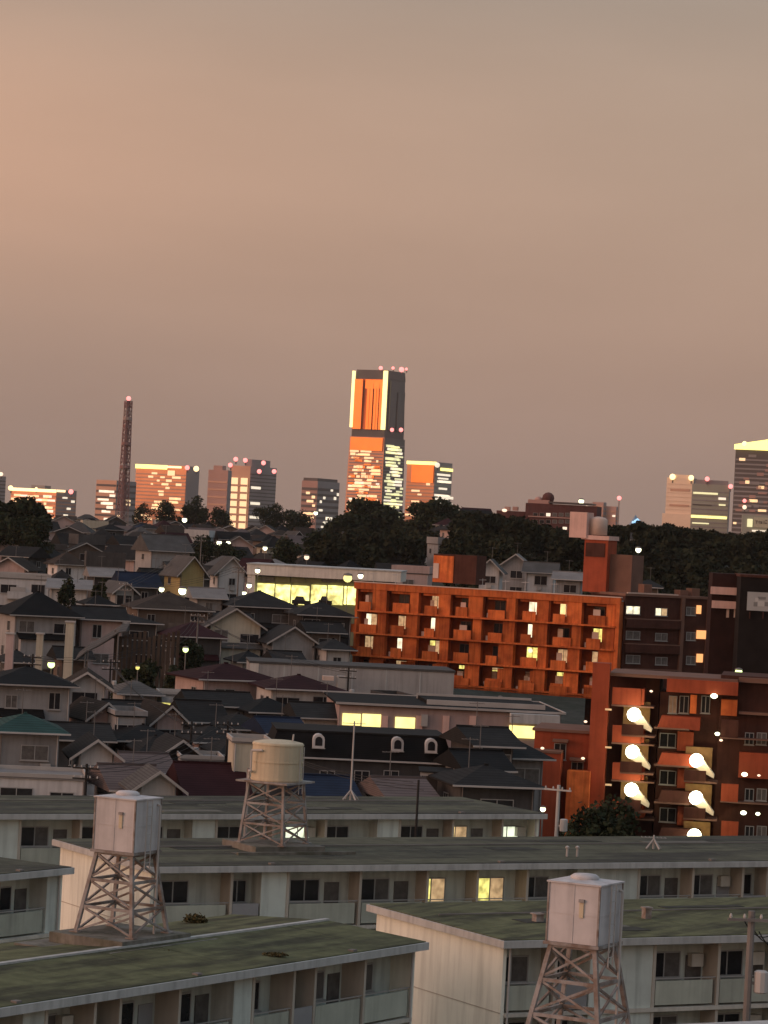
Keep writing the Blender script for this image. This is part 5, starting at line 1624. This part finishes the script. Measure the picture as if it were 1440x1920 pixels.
# wooded hill on the right: reads as one mass
def forest():
    r = random.Random(11)
    allV = []
    k = 0
    edge = [(590, 1000), (640, 990), (700, 985), (800, 990), (850, 985), (866, 960), (905, 962), (960, 968), (1020, 985), (1070, 1000), (1150, 985), (1215, 982), (1290, 992), (1360, 1000), (1450, 995), (1520, 992)]
    for (x0, x1, d0, d1, n) in ((862, 1130, 560, 900, 110), (1110, 1500, 520, 930, 190), (600, 880, 650, 860, 44)):
        for i in range(n):
            d = r.uniform(d0, d1)
            px = r.uniform(x0, x1)
            p = at(px, 1000, d)
            z = terr(p.x, d)
            h = r.uniform(8.0, 12.0)
            ylim = np.interp(px, [e[0] for e in edge], [e[1] for e in edge])
            ztop = at(px, ylim + r.uniform(0, 8), d).z
            zt = min(z + h, ztop)
            w = r.uniform(7, 11)
            zc = max(3.5, min(h * .8, 8))
            cl = [(p.x + c[0], p.y + c[1], zt - zc + c[2], c[3], c[4], c[5]) for c in crown_clumps(w, zc, 1000 + k, 9)]
            allV.append(leaf_cloud(cl, 620, 0.42, 500 + k))
            k += 1
    # the rim trees stand where the hill meets the sky
    for i in range(70):
        px = 862 + (1500 - 862) * i / 69 + r.uniform(-4, 4)
        d = r.uniform(840, 900)
        ylim = np.interp(px, [e[0] for e in edge], [e[1] for e in edge])
        p = at(px, ylim + r.uniform(-4, 9), d)
        w = r.uniform(6.5, 10)
        zc = r.uniform(6, 9)
        cl = [(p.x + c[0], p.y + c[1], p.z - zc + c[2], c[3], c[4], c[5]) for c in crown_clumps(w, zc, 3000 + i, 9)]
        allV.append(leaf_cloud(cl, 800, 0.40, 900 + i))
    o = link('woodland', quads_mesh('woodland', np.concatenate(allV), m_leaf_f))
    o['kind'] = 'stuff'
    tag(o, 'dark wooded hill rising behind the orange apartments', 'woodland')
    # low undergrowth between the hillside houses
    allV = []
    for i in range(230):
        d = r.uniform(380, 1330)
        px = r.uniform(-30, 900 if d > 620 else 640)
        p = at(px, 1000, d)
        z = terr(p.x, d)
        w = r.uniform(2.5, 6)
        zc = r.uniform(2.0, 4.6)
        cl = [(p.x + c[0], p.y + c[1], z + c[2] - .3, c[3], c[4], c[5]) for c in crown_clumps(w, zc, 5000 + i, 5)]
        allV.append(leaf_cloud(cl, 200, 0.28, 7000 + i))
    o = link('hedges', quads_mesh('hedges', np.concatenate(allV), m_leaf))
    o['kind'] = 'stuff'
    tag(o, 'dark hedges and garden shrubs between the hillside houses', 'hedges')
forest()
# dry weeds on the mossy roof
def weeds(label, px, py, w, h, n, seed):
    p = at_z(px, py, ROOF_Z + 0.1)
    V = leaf_cloud([(0, 0, h * .35, w, w * .6, h)], n, 0.05, seed)
    V[:, 2] = np.abs(V[:, 2])
    m = mat('dry_weeds', (0.075, 0.065, 0.03), var=0.3)
    o = link('weed_clump', quads_mesh('weed_clump', V, m), None, p)
    tag(o, label, 'weeds')
weeds('brown weed clump on the diagonal mossy roof', 516, 1792, 0.45, 0.07, 400, 3)
weeds('dark pointed weed heap behind the diagonal roof ridge', 366, 1730, 0.45, 0.26, 600, 4)
weeds('thin weeds along the nearer edge of the mossy roof', 300, 1790, 0.6, 0.10, 300, 5)

# ------------------------------------------------------------------ skyline
def metal_glass(name, col, rough, metal=0.85, var=0.10):
    return mat(name, col, rough=rough, metal=metal, var=var, scale=0.03)
m_tw = metal_glass('tower_stone_sunset', (0.92, 0.30, 0.07), 0.40, 0.8)  # sunset reflection put into the left face colours, shade into the right
m_tw_s = metal_glass('tower_shaft_sunset', (0.56, 0.27, 0.16), 0.5, 0.45)
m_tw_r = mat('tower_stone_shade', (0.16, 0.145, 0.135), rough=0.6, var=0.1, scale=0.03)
m_tw_rec = metal_glass('tower_recess_sunset', (0.55, 0.14, 0.04), 0.5, 0.6)
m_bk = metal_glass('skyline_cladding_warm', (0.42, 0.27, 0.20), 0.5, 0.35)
m_bk_o = metal_glass('skyline_sunset_orange', (0.55, 0.26, 0.14), 0.45, 0.6)  # sunset reflected by left faces, put into the cladding colour
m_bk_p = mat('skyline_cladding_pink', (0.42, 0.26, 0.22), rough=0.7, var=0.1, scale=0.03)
m_bk_g = mat('skyline_hazed_grey', (0.27, 0.25, 0.245), rough=0.6, var=0.12, scale=0.03)  # lightened so that distance haze sits in the colour
m_bk_t = mat('skyline_cladding_tan', (0.74, 0.58, 0.44), rough=0.7, var=0.08, scale=0.03)
m_bk_gr = mat('skyline_cladding_olive', (0.34, 0.34, 0.28), rough=0.6, var=0.08, scale=0.03)
m_band = mat('skyline_hazed_band', (0.115, 0.10, 0.095), rough=0.4, var=0.1, scale=0.03)  # dark bands lightened by haze put into the colour
class Tower:
    """block seen at its near corner: left face (turned to the sunset) and right face, surveyed from the corner column"""
    def __init__(self, label, xl, xc, xr, yt, yb, d, ml, mr=None, theta=28, name='office_tower', zbase=-44, floor=4.2):
        self.d, self.s = d, d / F
        th = R_(theta)
        c = at(xc, yt, d)
        self.H = c.z - zbase
        self.wl = (xc - xl) * self.s / math.cos(th)
        self.wr = max(8.0, (xr - xc) * self.s / math.sin(th))
        self.t = thing(name, label, 'tower' if self.H > 120 else 'building', (c.x, c.y, zbase), -th)
        self.corner = c
        mr = mr or ml
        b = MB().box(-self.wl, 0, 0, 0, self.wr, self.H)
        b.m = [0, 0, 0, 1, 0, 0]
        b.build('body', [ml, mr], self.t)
        self.floor = floor
        self.yt = yt
        self.rr = random.Random(int(xl * 7 + yt))
    def up(self, py):         # height on the corner edge of photo row py
        return self.H - (py - self.yt) * self.s
    def bands(self, m, z0, z1, face='l', every=1.0, hgt=0.35, proud=0.35):
        b = MB()
        z = z0
        f = self.floor * every
        while z < z1:
            if face in ('l', 'b'):
                b.box(-self.wl + 0.5, -proud, z, -0.5, -0.01, z + f * hgt)
            if face in ('r', 'b'):
                b.box(0.01, 0.5, z, proud, self.wr - 0.5, z + f * hgt)
            z += f
        o = b.build('floor_bands', m, self.t)
        o['kind'] = 'stuff'
    def lights(self, g, z0, z1, n, face='l', wmin=3, wmax=12, hmin=1.8, hmax=3.0):
        b = MB()
        W = self.wl if face == 'l' else self.wr
        for i in range(n):
            w = min(self.rr.uniform(wmin, wmax), W * 0.8)
            h = self.rr.uniform(hmin, hmax)
            z = z0 + self.floor * int(self.rr.uniform(0, max(1, (z1 - z0) / self.floor))) + 0.4 * self.floor
            a = self.rr.uniform(0.6, max(0.7, W - w - 0.6))
            if face == 'l':
                b.box(-a - w, -0.5, z, -a, -0.40, z + h)
            else:
                b.box(0.40, a, z, 0.5, a + w, z + h)
        o = b.build('lit_windows', g, self.t)
        o['kind'] = 'stuff'
    def edge(self, g, face='l', hgt=3.2, z=None, a0=0.0, a1=1.0):
        z = self.H - hgt if z is None else z
        if face == 'l':
            bx('roof_edge_light', g, self.t, -self.wl * (1 - a0) - 0.3, -1.2, z, -self.wl * (1 - a1) + 0.3, -0.55, z + hgt)
        else:
            bx('roof_edge_light', g, self.t, 0.55, self.wr * a0, z, 1.2, self.wr * a1, z + hgt)
    def beacon(self, px, py, r=2.6, g=None):
        x, z = self.local(px, py)
        ball('beacon', g or g_red, self.t, (x, -1.0, z), r)
        bx('beacon_mast', m_band, self.t, x - 0.4, -0.9, z - 3 - r, x + 0.4, 0.6, z - r * .5)
    def local(self, px, py, dy=-1.0):
        o = self.t.location
        rz = self.t.rotation_euler.z
        X = Vector((math.cos(rz), math.sin(rz), 0))
        Y = Vector((-math.sin(rz), math.cos(rz), 0))
        r = ray(px, py)
        c = Vector((0, 0, CAMZ))
        k = (o + Y * dy - c).dot(Y) / r.dot(Y)
        v = c + r * k - o
        return v.dot(X), v.z

# the tall tapering tower
D0 = 4000.0
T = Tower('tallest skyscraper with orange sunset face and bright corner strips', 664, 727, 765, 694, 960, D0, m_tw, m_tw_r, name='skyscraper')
t0 = T.t
bpy.data.objects.remove(t0.children[0])
wl_, wr_, H_ = T.wl, T.wr, T.H
zm = T.up(812)                    # belt between shaft and crown
fl = 3.6                          # flare of the shaft at its foot
def frus(name, z0, z1, e0, e1, mats_, lft=0.0, rgt=0.0):
    b = MB().hexa([(-wl_ - e0, -e0, z0), (e0, -e0, z0), (e0, wr_ + e0, z0), (-wl_ - e0, wr_ + e0, z0)], [(-wl_ - e1, -e1, z1), (e1, -e1, z1), (e1, wr_ + e1, z1), (-wl_ - e1, wr_ + e1, z1)])
    b.m = [0, 0, 0, 1, 0, 1]
    return b.build(name, mats_, t0)
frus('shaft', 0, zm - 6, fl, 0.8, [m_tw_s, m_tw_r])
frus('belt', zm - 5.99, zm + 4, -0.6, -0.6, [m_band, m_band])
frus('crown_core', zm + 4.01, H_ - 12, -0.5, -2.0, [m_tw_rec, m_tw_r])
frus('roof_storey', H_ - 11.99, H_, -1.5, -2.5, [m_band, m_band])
z0c, z1c = zm + 4.05, H_ - 13
for (a, e, pr_) in ((0.06, 0.30, 2.2), (0.44, 0.52, 2.0), (0.54, 0.62, 2.8), (0.65, 0.72, 2.0), (0.74, 0.80, 2.8), (0.82, 0.90, 2.2)):
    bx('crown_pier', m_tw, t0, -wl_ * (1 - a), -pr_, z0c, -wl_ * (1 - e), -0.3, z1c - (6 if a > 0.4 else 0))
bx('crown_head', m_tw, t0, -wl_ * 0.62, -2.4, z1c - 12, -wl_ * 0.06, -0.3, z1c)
bx('corner_light_strip', g_strip, t0, -wl_ - 1.4, -2.6, z0c + 2, -wl_ + 2.6, -0.6, H_ - 2)
bx('corner_light_strip', g_strip, t0, -4.6, -2.9, z0c, 1.2, -0.6, H_ - 1)
bx('right_pier', m_tw_r, t0, 0.2, wr_ * 0.15, z0c, 1.6, wr_ * 0.46, z1c)
bx('right_pier', m_tw_r, t0, 0.2, wr_ * 0.54, z0c, 1.6, wr_ * 0.88, z1c - 14)
for px, py, r in ((714, 690, 2.6), (737, 690, 2.0), (753, 693, 3.4), (735, 806, 2.6), (752, 806, 2.8), (762, 692, 1.8)):
    T.beacon(px, py, r)
# floors of the shaft: spandrels and rooms with the lights on
def shaft_fit(z, face):
    return fl + (0.8 - fl) * z / (zm - 6)
b = MB()
for i in range(46):
    z = 30 + i * 4.2
    if z > zm - 12:
        break
    e = shaft_fit(z + 1.5, 'l')
    b.box(-wl_ - e + 1.5, -e - 0.4, z, e - 1.5, -e + 0.4, z + 1.3)
    b.box(e - 0.4, -e + 1.5, z, e + 0.4, wr_ + e - 1.5, z + 1.3)
o = b.build('floor_bands', m_bk_g, t0)
o['kind'] = 'stuff'
rr = random.Random(5)
for g, n, face, zlo, zhi in ((g_city, 110, 'l', 60, zm - 26), (m_tw, 60, 'l', 60, zm - 26), (g_city_w, 24, 'l', 60, zm - 66), (g_city_y, 90, 'r', 60, zm - 12), (g_city_w, 34, 'r', 60, zm - 20)):
    b = MB()
    for i in range(n):
        z = zlo + 4.2 * int(rr.uniform(0, (zhi - zlo) / 4.2)) + 1.6
        e = shaft_fit(z, face)
        if face == 'l':
            w = rr.uniform(3, 15)
            a = rr.uniform(1, wl_ - w)
            b.box(-a - w, -e - 0.8, z, -a, -e - 0.5, z + rr.uniform(1.8, 3.6))
        else:
            w = rr.uniform(6, 34)
            a = rr.uniform(1, max(2, wr_ - w))
            b.box(e + 0.5, a, z, e + 0.8, a + w, z + rr.uniform(1.8, 3.6))
    o = b.build('lit_windows', g, t0)
    o['kind'] = 'stuff'
e = shaft_fit(zm - 20, 'l')
bx('upper_panel', m_tw, t0, -wl_ - e + 2.0, -e - 1.2, zm - 24, e - 2.0, -e + 0.2, zm - 7)

T = Tower('dark building sliver with one light at far left edge', -40, -12, 7, 892, 965, 3600, m_bk_g, m_bk_g)
T.beacon(2, 889, 2.4, g_lamp_s); T.bands(m_band, 40, T.H - 6, 'b')
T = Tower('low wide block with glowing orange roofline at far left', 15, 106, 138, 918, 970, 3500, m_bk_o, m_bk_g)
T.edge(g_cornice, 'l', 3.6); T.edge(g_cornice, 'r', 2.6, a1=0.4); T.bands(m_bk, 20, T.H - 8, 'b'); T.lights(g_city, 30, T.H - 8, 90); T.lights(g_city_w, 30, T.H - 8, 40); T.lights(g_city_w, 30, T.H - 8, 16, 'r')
T.beacon(20, 915, 3.0, g_cornice); T.beacon(68, 916, 1.6, g_cornice); T.beacon(133, 922, 2.8)
bx('roof_plant', m_bk_g, T.t, -T.wl * .6, 4, T.H + 0.01, -T.wl * .3, 16, T.H + 4)
T = Tower('grey twin-faced block behind the lattice mast', 179, 219, 251, 901, 960, 3200, m_bk, m_bk_g)
T.bands(m_band, 20, T.H - 6, 'b', 1.5); T.lights(g_city_w, 20, T.H - 8, 18, 'l', 5, 14); T.lights(g_city, 20, T.H - 20, 12, 'r', 5, 14)
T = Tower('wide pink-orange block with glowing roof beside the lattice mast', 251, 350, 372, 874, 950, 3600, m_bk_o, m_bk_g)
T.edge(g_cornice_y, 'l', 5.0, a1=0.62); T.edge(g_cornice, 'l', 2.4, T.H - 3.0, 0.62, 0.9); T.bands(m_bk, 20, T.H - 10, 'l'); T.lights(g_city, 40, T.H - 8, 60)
T.lights(g_city_w, 20, 60, 14); T.beacon(351, 877, 2.8); T.beacon(368, 879, 3.4, g_cornice); bx('roof_sign', g_city, T.t, -T.wl * .36, -0.9, T.H - 12, -T.wl * .22, -0.55, T.H - 6)
T = Tower('plain pinkish slab left of the twin-strip building', 390, 428, 434, 882, 955, 3400, m_bk_p, m_bk_g)
T.bands(m_bk, 20, T.H - 6, 'l', 2.0, 0.2); bx('roof_plant', m_bk_p, T.t, -T.wl * .8, 2, T.H + .01, -T.wl * .35, 10, T.H + 5)
T = Tower('dark building with tall lit strips and red beacons', 431, 470, 516, 874, 962, 3500, m_bk, m_bk_g)
T.bands(m_band, 20, T.H - 8, 'r', 1.0, .3)
for a, e in ((0.10, 0.42), (0.58, 0.92)):
    bx('lit_bay', g_city, T.t, -T.wl * e, -1.3, 40, -T.wl * a, -0.3, T.H - 14)
bx('lit_bay', g_city_w, T.t, -T.wl * 0.98, -1.5, 36, -T.wl * .02, -1.31, 48)
for z in (T.H - 26, T.H - 44, T.H - 60):
    bx('lit_floor', g_city_w, T.t, 0.3, T.wr * .05, z, 0.9, T.wr * .4, z + 3)
for z in np.arange(52, T.H - 16, 8.4):
    bx('bay_transom', m_bk, T.t, -T.wl * .93, -1.8, z, -T.wl * .09, -1.32, z + 2.4)
bx('roof_storey', m_bk_g, T.t, -T.wl * 0.4, 6, T.H + .01, -2, T.wr * 0.8, T.H + 8)
for px, py in ((432, 872), (442, 861), (460, 863), (494, 868), (486, 884), (514, 884)):
    T.beacon(px, py, 2.6)
T = Tower('small dark rounded block with sunset-lit side left of the tallest tower', 566, 596, 636, 902, 952, 3100, m_bk_p, m_bk_g)
T.bands(m_band, 20, T.H - 8, 'b', 1.4, .45); T.lights(g_city, 20, T.H - 12, 26); T.lights(g_city_w, 20, T.H - 10, 26, 'r', 4, 16)
bx('roof_storey', m_band, T.t, -T.wl + 1, 1, T.H + .01, -1, T.wr - 3, T.H + 3)
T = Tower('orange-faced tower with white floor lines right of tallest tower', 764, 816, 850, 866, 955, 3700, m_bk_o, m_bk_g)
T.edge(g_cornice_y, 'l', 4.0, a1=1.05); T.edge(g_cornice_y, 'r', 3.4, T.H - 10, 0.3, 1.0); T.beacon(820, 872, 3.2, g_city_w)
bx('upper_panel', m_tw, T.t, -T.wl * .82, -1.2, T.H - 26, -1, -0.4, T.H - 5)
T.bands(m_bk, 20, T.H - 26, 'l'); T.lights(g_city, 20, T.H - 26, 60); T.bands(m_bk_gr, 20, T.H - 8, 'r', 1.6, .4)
T.lights(g_city_w, 20, T.H - 14, 34, 'r', 10, 40); T.edge(g_city_w, 'r', 3.2, T.H - 44, 0.25, 1.1)
for px, py, r in ((858, 958, 2.6), (868, 962, 2.2), (845, 945, 2.0)):
    T.beacon(px, py, r, g_city_w)
T = Tower('tan slab tower with two roof lamps near right edge', 1253, 1301, 1308, 897, 1000, 3000, m_bk_t, m_bk_g)
T.beacon(1261, 894, 3.0, g_cornice); T.beacon(1296, 896, 2.8, g_cornice)
bx('roof_storey', m_bk_t, T.t, -T.wl * .75, 1.5, T.H + .01, -T.wl * .2, 12, T.H + 3.2)
for py in (918, 947):
    bx('dark_belt', m_bk, T.t, -T.wl * .85, -0.5, T.up(py) - 2, -T.wl * .12, -0.02, T.up(py))
T.bands(m_bk_t, 20, T.H - 6, 'l', 1.0, .3, .3); bx('podium', m_bk_t, T.t, -T.wl - 2, -2.5, 0, 1.5, 20, T.up(965))
T = Tower('broad olive-grey block with yellow light line near right edge', 1299, 1368, 1379, 910, 1000, 2900, m_bk_gr, m_bk_g, theta=8)
T.bands(m_bk_g, 20, T.H - 4, 'l', 1.0, .25, .25)
bx('roof_storey', m_bk_g, T.t, -T.wl * .92, 1.0, T.H + .01, -2, T.wr * .7, T.H + 4)
for a, e, py, g, h in ((0.30, 0.96, 929, g_city_y, 1.8), (0.08, 0.28, 938, g_city_w, 2.2), (0.08, .26, 949, g_city_y, 1.4), (0.03, 0.99, 974, g_room, 2.6), (0.5, .95, 985, g_city_y, 1.2)):
    bx('lit_floor', g, T.t, -T.wl * e, -0.8, T.up(py), -T.wl * a, -0.3, T.up(py) + h)
bx('dark_belt', m_band, T.t, -T.wl * .96, -0.7, T.up(950), -T.wl * .45, -0.28, T.up(948))
T.beacon(1326, 898, 2.2); T.beacon(1370, 912, 2.2)
T = Tower('dark tower with blazing yellow crown at right edge', 1383, 1470, 1500, 846, 1000, 2800, m_band, m_band, theta=20)
b = MB().hexa([(-T.wl - 1, -2.0, T.H), (1, -2, T.H), (1, 4, T.H), (-T.wl - 1, 4, T.H)], [(-T.wl - 1, -2, T.H + 4.5), (1, -2, T.H + 13), (1, 4, T.H + 13), (-T.wl - 1, 4, T.H + 4.5)])
b.build('roof_edge_light', g_cornice_y, T.t)
T.beacon(1396, 832, 2.4, g_cornice); T.beacon(1396, 939, 1.8); T.beacon(1396, 951, 2.0, g_lamp_s)
T.bands(m_bk_g, 20, T.H - 6, 'l'); T.lights(m_bk_p, 30, T.H - 12, 26, 'l', 3, 9); T.lights(g_city, 60, T.H - 10, 22, 'l', 3, 8); T.lights(m_bk_g, 30, T.H - 5, 18, 'l', 4, 10)
# pale sign building under it
P11 = Plane(1392, 985, 2500, R_(-6), z0=-44)
o11 = P11.thing('sign_building', 'low pale building with a lit sign at right edge', 'building')
bx('wall', m_bk_gr, o11, P11.x(1391, 985), 0, 0, P11.x(1480, 985), 30, P11.z(1420, 966))
P11.rect('sign_board', g_city_y, o11, 1401, 973, 1411, 988, -1.0, -0.3)
P11.rect('sign_board', mat('sign_face', (0.50, 0.47, 0.34), var=0.1), o11, 1413, 971, 1470, 990, -1.0, -0.3)
for (a, b_, c_, d_) in ((1416, 976, 1421, 977), (1418, 977, 1419, 982), (1423, 976, 1424, 982), (1425, 977, 1429, 978), (1426, 979, 1429, 982), (1432, 976, 1433, 982), (1435, 975, 1438, 977), (1434, 980, 1438, 982)):
    P11.rect('sign_stroke', m_band, o11, a, b_, c_, d_, -1.3, -1.01)
P11.rect('light_line', g_city_w, o11, 1410, 995, 1470, 998, -1.2, -0.3)

# lattice broadcasting mast, red and white
m_red = mat('mast_hazed_red', (0.24, 0.135, 0.125), var=0.1)  # red greyed, distance haze put into its colour
m_mw = mat('mast_white_paint', (0.32, 0.25, 0.225), var=0.1)
dm = 2600.0
pt_, pb_ = at(241, 752, dm), at(236, 905, dm)
mt_ = thing('lattice_mast', 'tall red lattice mast with red beacon on the skyline', 'mast', (pt_.x, pt_.y, -44), 0.5)
Hm = pt_.z + 44
zc = pb_.z + 44 - 70
seg = 26
for k in range(seg):
    f0, f1 = k / seg, (k + 1) / seg
    z0, z1 = zc * 0 + Hm * f0, Hm * f1
    w0 = 10.5 - 5.6 * min(1, f0 * 1.05) ** 0.8
    w1 = 10.5 - 5.6 * min(1, f1 * 1.05) ** 0.8
    m = m_mw if k in (seg - 2, seg - 9, seg - 15, seg - 16) else m_red
    b = MB()
    cs = [(-1, -1), (1, -1), (1, 1), (-1, 1)]
    for i in range(4):
        a, e = cs[i], cs[(i + 1) % 4]
        b.tube((a[0] * w0 / 2, a[1] * w0 / 2, z0), (a[0] * w1 / 2, a[1] * w1 / 2, z1), 0.45, n=4)
        b.tube((a[0] * w0 / 2, a[1] * w0 / 2, z0), (e[0] * w1 / 2, e[1] * w1 / 2, z1), 0.32, n=4)
        b.tube((e[0] * w0 / 2, e[1] * w0 / 2, z0), (a[0] * w1 / 2, a[1] * w1 / 2, z1), 0.32, n=4)
        b.tube((a[0] * w1 / 2, a[1] * w1 / 2, z1), (e[0] * w1 / 2, e[1] * w1 / 2, z1), 0.32, n=4)
    b.build('lattice_section', m, mt_)
MB().tube((0, 0, 0), (0, 0, Hm), 2.0, 1.5, n=8).build('lift_shaft', m_red, mt_)
for py, r in ((785, 3.9), (832, 4.1), (876, 4.6), (800, 3.0)):
    z = at(239, py, dm).z + 44
    MB().lathe([(r * .6, -1.6), (r, -1.2), (r, 1.2), (r * .7, 1.6)], 14, (0, 0, z)).build('gallery', m_red if py != 785 else m_mw, mt_)
ball('beacon', g_red, mt_, (0, 0, Hm + 2.2), 2.0)
MB().tube((0, 0, Hm), (0, 0, Hm + 2), 0.4).build('beacon_mast', m_red, mt_)

# blue-lit tent roof, thin mast with red lamp and pale low blocks beyond the wooded hill
pb_ = at(1192, 982, 2400)
t = thing('blue_lit_pavilion', 'small pointed pavilion roof lit blue beyond the wooded hill', 'pavilion', (pb_.x, pb_.y, pb_.z - 6), 0.4)
b = MB()
s24 = 2400 / F
b.add([(-16 * s24, -4, 0), (16 * s24, -4, 0), (16 * s24, 6, 0), (-16 * s24, 6, 0), (0, 1, 17 * s24 + 6)], [(0, 1, 4), (1, 2, 4), (2, 3, 4), (3, 0, 4)])
b.build('tent_roof', mat('pavilion_roof', (0.22, 0.30, 0.38), var=0.1), t)
for x, z in ((-9, 4.5), (0, 9.5), (8, 3.8), (4, 7.0), (-4, 7.0)):
    ball('blue_lamp', g_blue, t, (x * s24, -2.6, z * s24 + 5), 2.6 * s24, 1.2)
bx('base_wall', m_bk_g, t, -16 * s24, -3.9, -30, 16 * s24, 6, -0.01)
pm = at(1161, 934, 2600)
t = thing('radio_mast', 'hair-thin mast with red lamp beyond the hilltop hotel', 'mast', (pm.x, pm.y, -44))
MB().tube((0, 0, 0), (0, 0, pm.z + 44), 1.0, 0.5).build('pole', m_mw, t)
ball('beacon', g_red, t, (0, 0, pm.z + 44), 1.9)
for a, e, yt, lb in ((1112, 1138, 942, 'faint pale low block left of the thin mast'), (1138, 1162, 950, 'fainter low block under the thin mast')):
    T = Tower(lb, a, e - 6, e, yt, 985, 3400, m_bk_p, m_bk_g)
    T.bands(m_bk, 20, T.H - 4, 'b', 1.2)
    T.lights(g_city_w, 20, T.H - 4, 4)

# hilltop hotel above the wooded hill
P12 = Plane(985, 965, 930, R_(-10))
P12.org.z = 20
o12 = P12.thing('hilltop_hotel', 'dark red hilltop hotel with a ball tank on its roof', 'building')
m_hot = mat('hotel_dark_red', (0.11, 0.05, 0.045), var=0.15, streak=0.15)
P12.rect('main_block', m_hot, o12, 984, 946, 1118, 1010, 0, 14)
P12.rect('lower_wing', m_hot, o12, 930, 958, 983, 1000, 2, 12)
P12.rect('upper_block', m_bk_p, o12, 990, 937, 1030, 945, 3, 12)
P12.rect('roof_slab', m_band, o12, 1028, 942, 1110, 945, -0.6, 12)
x, z = P12.q(1028, 934, 5)
ball('ball_tank', m_hot, o12, (x, 5, z), 1.9, 0.95)
x, z = P12.q(1010, 938, 5)
ball('ball_tank', m_bk_p, o12, (x, 5, z), 1.3, 0.9)
bx('tank_stand', m_hot, o12, P12.x(1022, 940, 5), 4, P12.z(1026, 944, 5), P12.x(1034, 940, 5), 6, P12.z(1026, 938, 5))
for py in (962, 975):
    for px in range(1000, 1076, 12):
        P12.win(o12, px, py, px + 8, py + 6, -0.005, (g_city_w if (px, py) in ((1024, 962),) else m_glass_b if px > 1030 else m_glass), far=True)
P12.win(o12, 1055, 988, 1063, 993, -0.005, g_city_w, far=True)
P12.rect('balcony_line', m_bk_p, o12, 990, 969, 1080, 971, -0.4, -0.002)
for px in (945, 960):
    x, z = P12.q(px, 957, 2)
    bx('roof_plant', m_bk_p, o12, x, 3, z, x + 1.6, 5, z + 1.2)
for (px, py) in ((946, 957), (876, 962), (1100, 951)):
    x, z = P12.q(px, py, 1.0)
    ball('roof_lamp', g_lamp_s, o12, (x, 1.0, z), 0.8, .6)
    bx('lamp_post', m_hot, o12, x - .12, 0.9, z - 6, x + .12, 1.1, z - 0.4)
# pale low houses right behind the orange apartments, at the wood's edge
for i, (a, e, yr, ye, d, kd, rc, wc, lb) in enumerate((
        (898, 945, 1050, 1068, 470, 'gablef', 'grey', 'white', 'pale gabled house peeping over the orange apartments, left'),
        (938, 1000, 1040, 1060, 490, 'gablef', 'pale', 'grey', 'pale roofed house at the wood edge over the orange apartments'),
        (985, 1045, 1056, 1072, 480, 'gables', 'grey', 'white', 'grey ridged house over the middle of the orange apartments'),
        (1040, 1096, 1074, 1086, 470, 'gables', 'pale', 'grey', 'pale low roof beside the lift tower'),
        (735, 812, 1062, 1076, 452, 'flat', 'grey', 'pink', 'flat grey building behind the left roof hut'),
        (1190, 1240, 1088, 1100, 450, 'hip', 'charcoal', 'brown', 'dark hipped house above the brown wing'),
        (1185, 1228, 1000, 1012, 700, 'gables', 'grey', 'grey', 'grey house in the trees right of the lift tower'))):
    house(a, e, yr, ye, ye + 18, d, kd, rc, wc, lb, theta=6, depth=7)

for lb, px, yt, d in (('slim utility pole left of the cream gable', 372, 1150, 352), ('utility pole at the right foot of the courtyard', 318, 1196, 326),
                      ('utility pole above the grey house at left edge', 62, 1226, 288), ('utility pole behind the drum tank', 428, 1352, 240),
                      ('utility pole right of the black hip roof', 208, 1236, 300), ('utility pole before the pink-walled house', 360, 1352, 244),
                      ('utility pole between the white annex and grey hall', 654, 1252, 300), ('utility pole beside the brown hip roof', 236, 1092, 392),
                      ('thin pole left of the glowing shop', 448, 1060, 440), ('thin utility pole right of the big grey-roofed house', 378, 1004, 560)):
    pole_px(lb, px, yt, d, arms=2, r=0.13, m=m_black if d < 330 else m_pole, box=d < 330)
# sagging overhead lines from pole to pole
def wire(label, a, b, sag=0.9):
    pa, pb = at(*a), at(*b)
    t = thing('power_line', label, 'power line', (pa.x, pa.y, pa.z))
    for k in range(3):
        m = MB()
        prev = None
        off = Vector((0.3 * k - 0.3, 0.1 * k, -0.15 - 0.22 * k))
        for i in range(13):
            f = i / 12
            p = (pb - pa) * f + off - Vector((0, 0, sag * 4 * f * (1 - f)))
            if prev is not None:
                m.tube(prev, p, 0.022, n=4)
            prev = p
        m.build('cable', m_black, t)
for lb, a, b in (('sagging line from the left crossarm pole towards the drum tank', (163, 1432, 205), (428, 1352, 240)),
                 ('sagging line over the pink-walled house', (360, 1352, 244), (208, 1236, 300)),
                 ('sagging line above the courtyard screen', (62, 1226, 288), (318, 1196, 326)),
                 ('sagging line from the cream gable to the courtyard', (372, 1150, 352), (318, 1196, 326)),
                 ('sagging line along the grey hall', (372, 1150, 352), (654, 1252, 300)),
                 ('sagging line past the brown hip roof', (236, 1092, 392), (448, 1060, 440)),
                 ('sagging line crossing the dormer house front', (428, 1352, 240), (785, 1462, 172)),
                 ('sagging line climbing to the big grey-roofed house', (236, 1092, 392), (378, 1004, 560)),
                 ('sagging line leaving the right edge pole', (1410, 1716, 108), (1500, 1690, 112))):
    wire(lb, a, b)

# ------------------------------------------------------------------ haze over the town
hz = bpy.data.materials.new('haze_air')
hz.use_nodes = True
nt = hz.node_tree
nt.nodes.clear()
ho = nt.nodes.new('ShaderNodeOutputMaterial')
hv = nt.nodes.new('ShaderNodeVolumePrincipled')
hv.inputs['Color'].default_value = (0.92, 0.86, 0.82, 1)
hv.inputs['Density'].default_value = 2.5e-5
hv.inputs['Anisotropy'].default_value = 0.2
nt.links.new(hv.outputs[0], ho.inputs['Volume'])
HAZE = True
if HAZE:
    o = MB().box(-3600, -420, -60, 3600, 9100, 290).build('haze', hz)
    o['kind'] = 'stuff'
    tag(o, 'thin dusky haze lying over the whole town', 'haze')
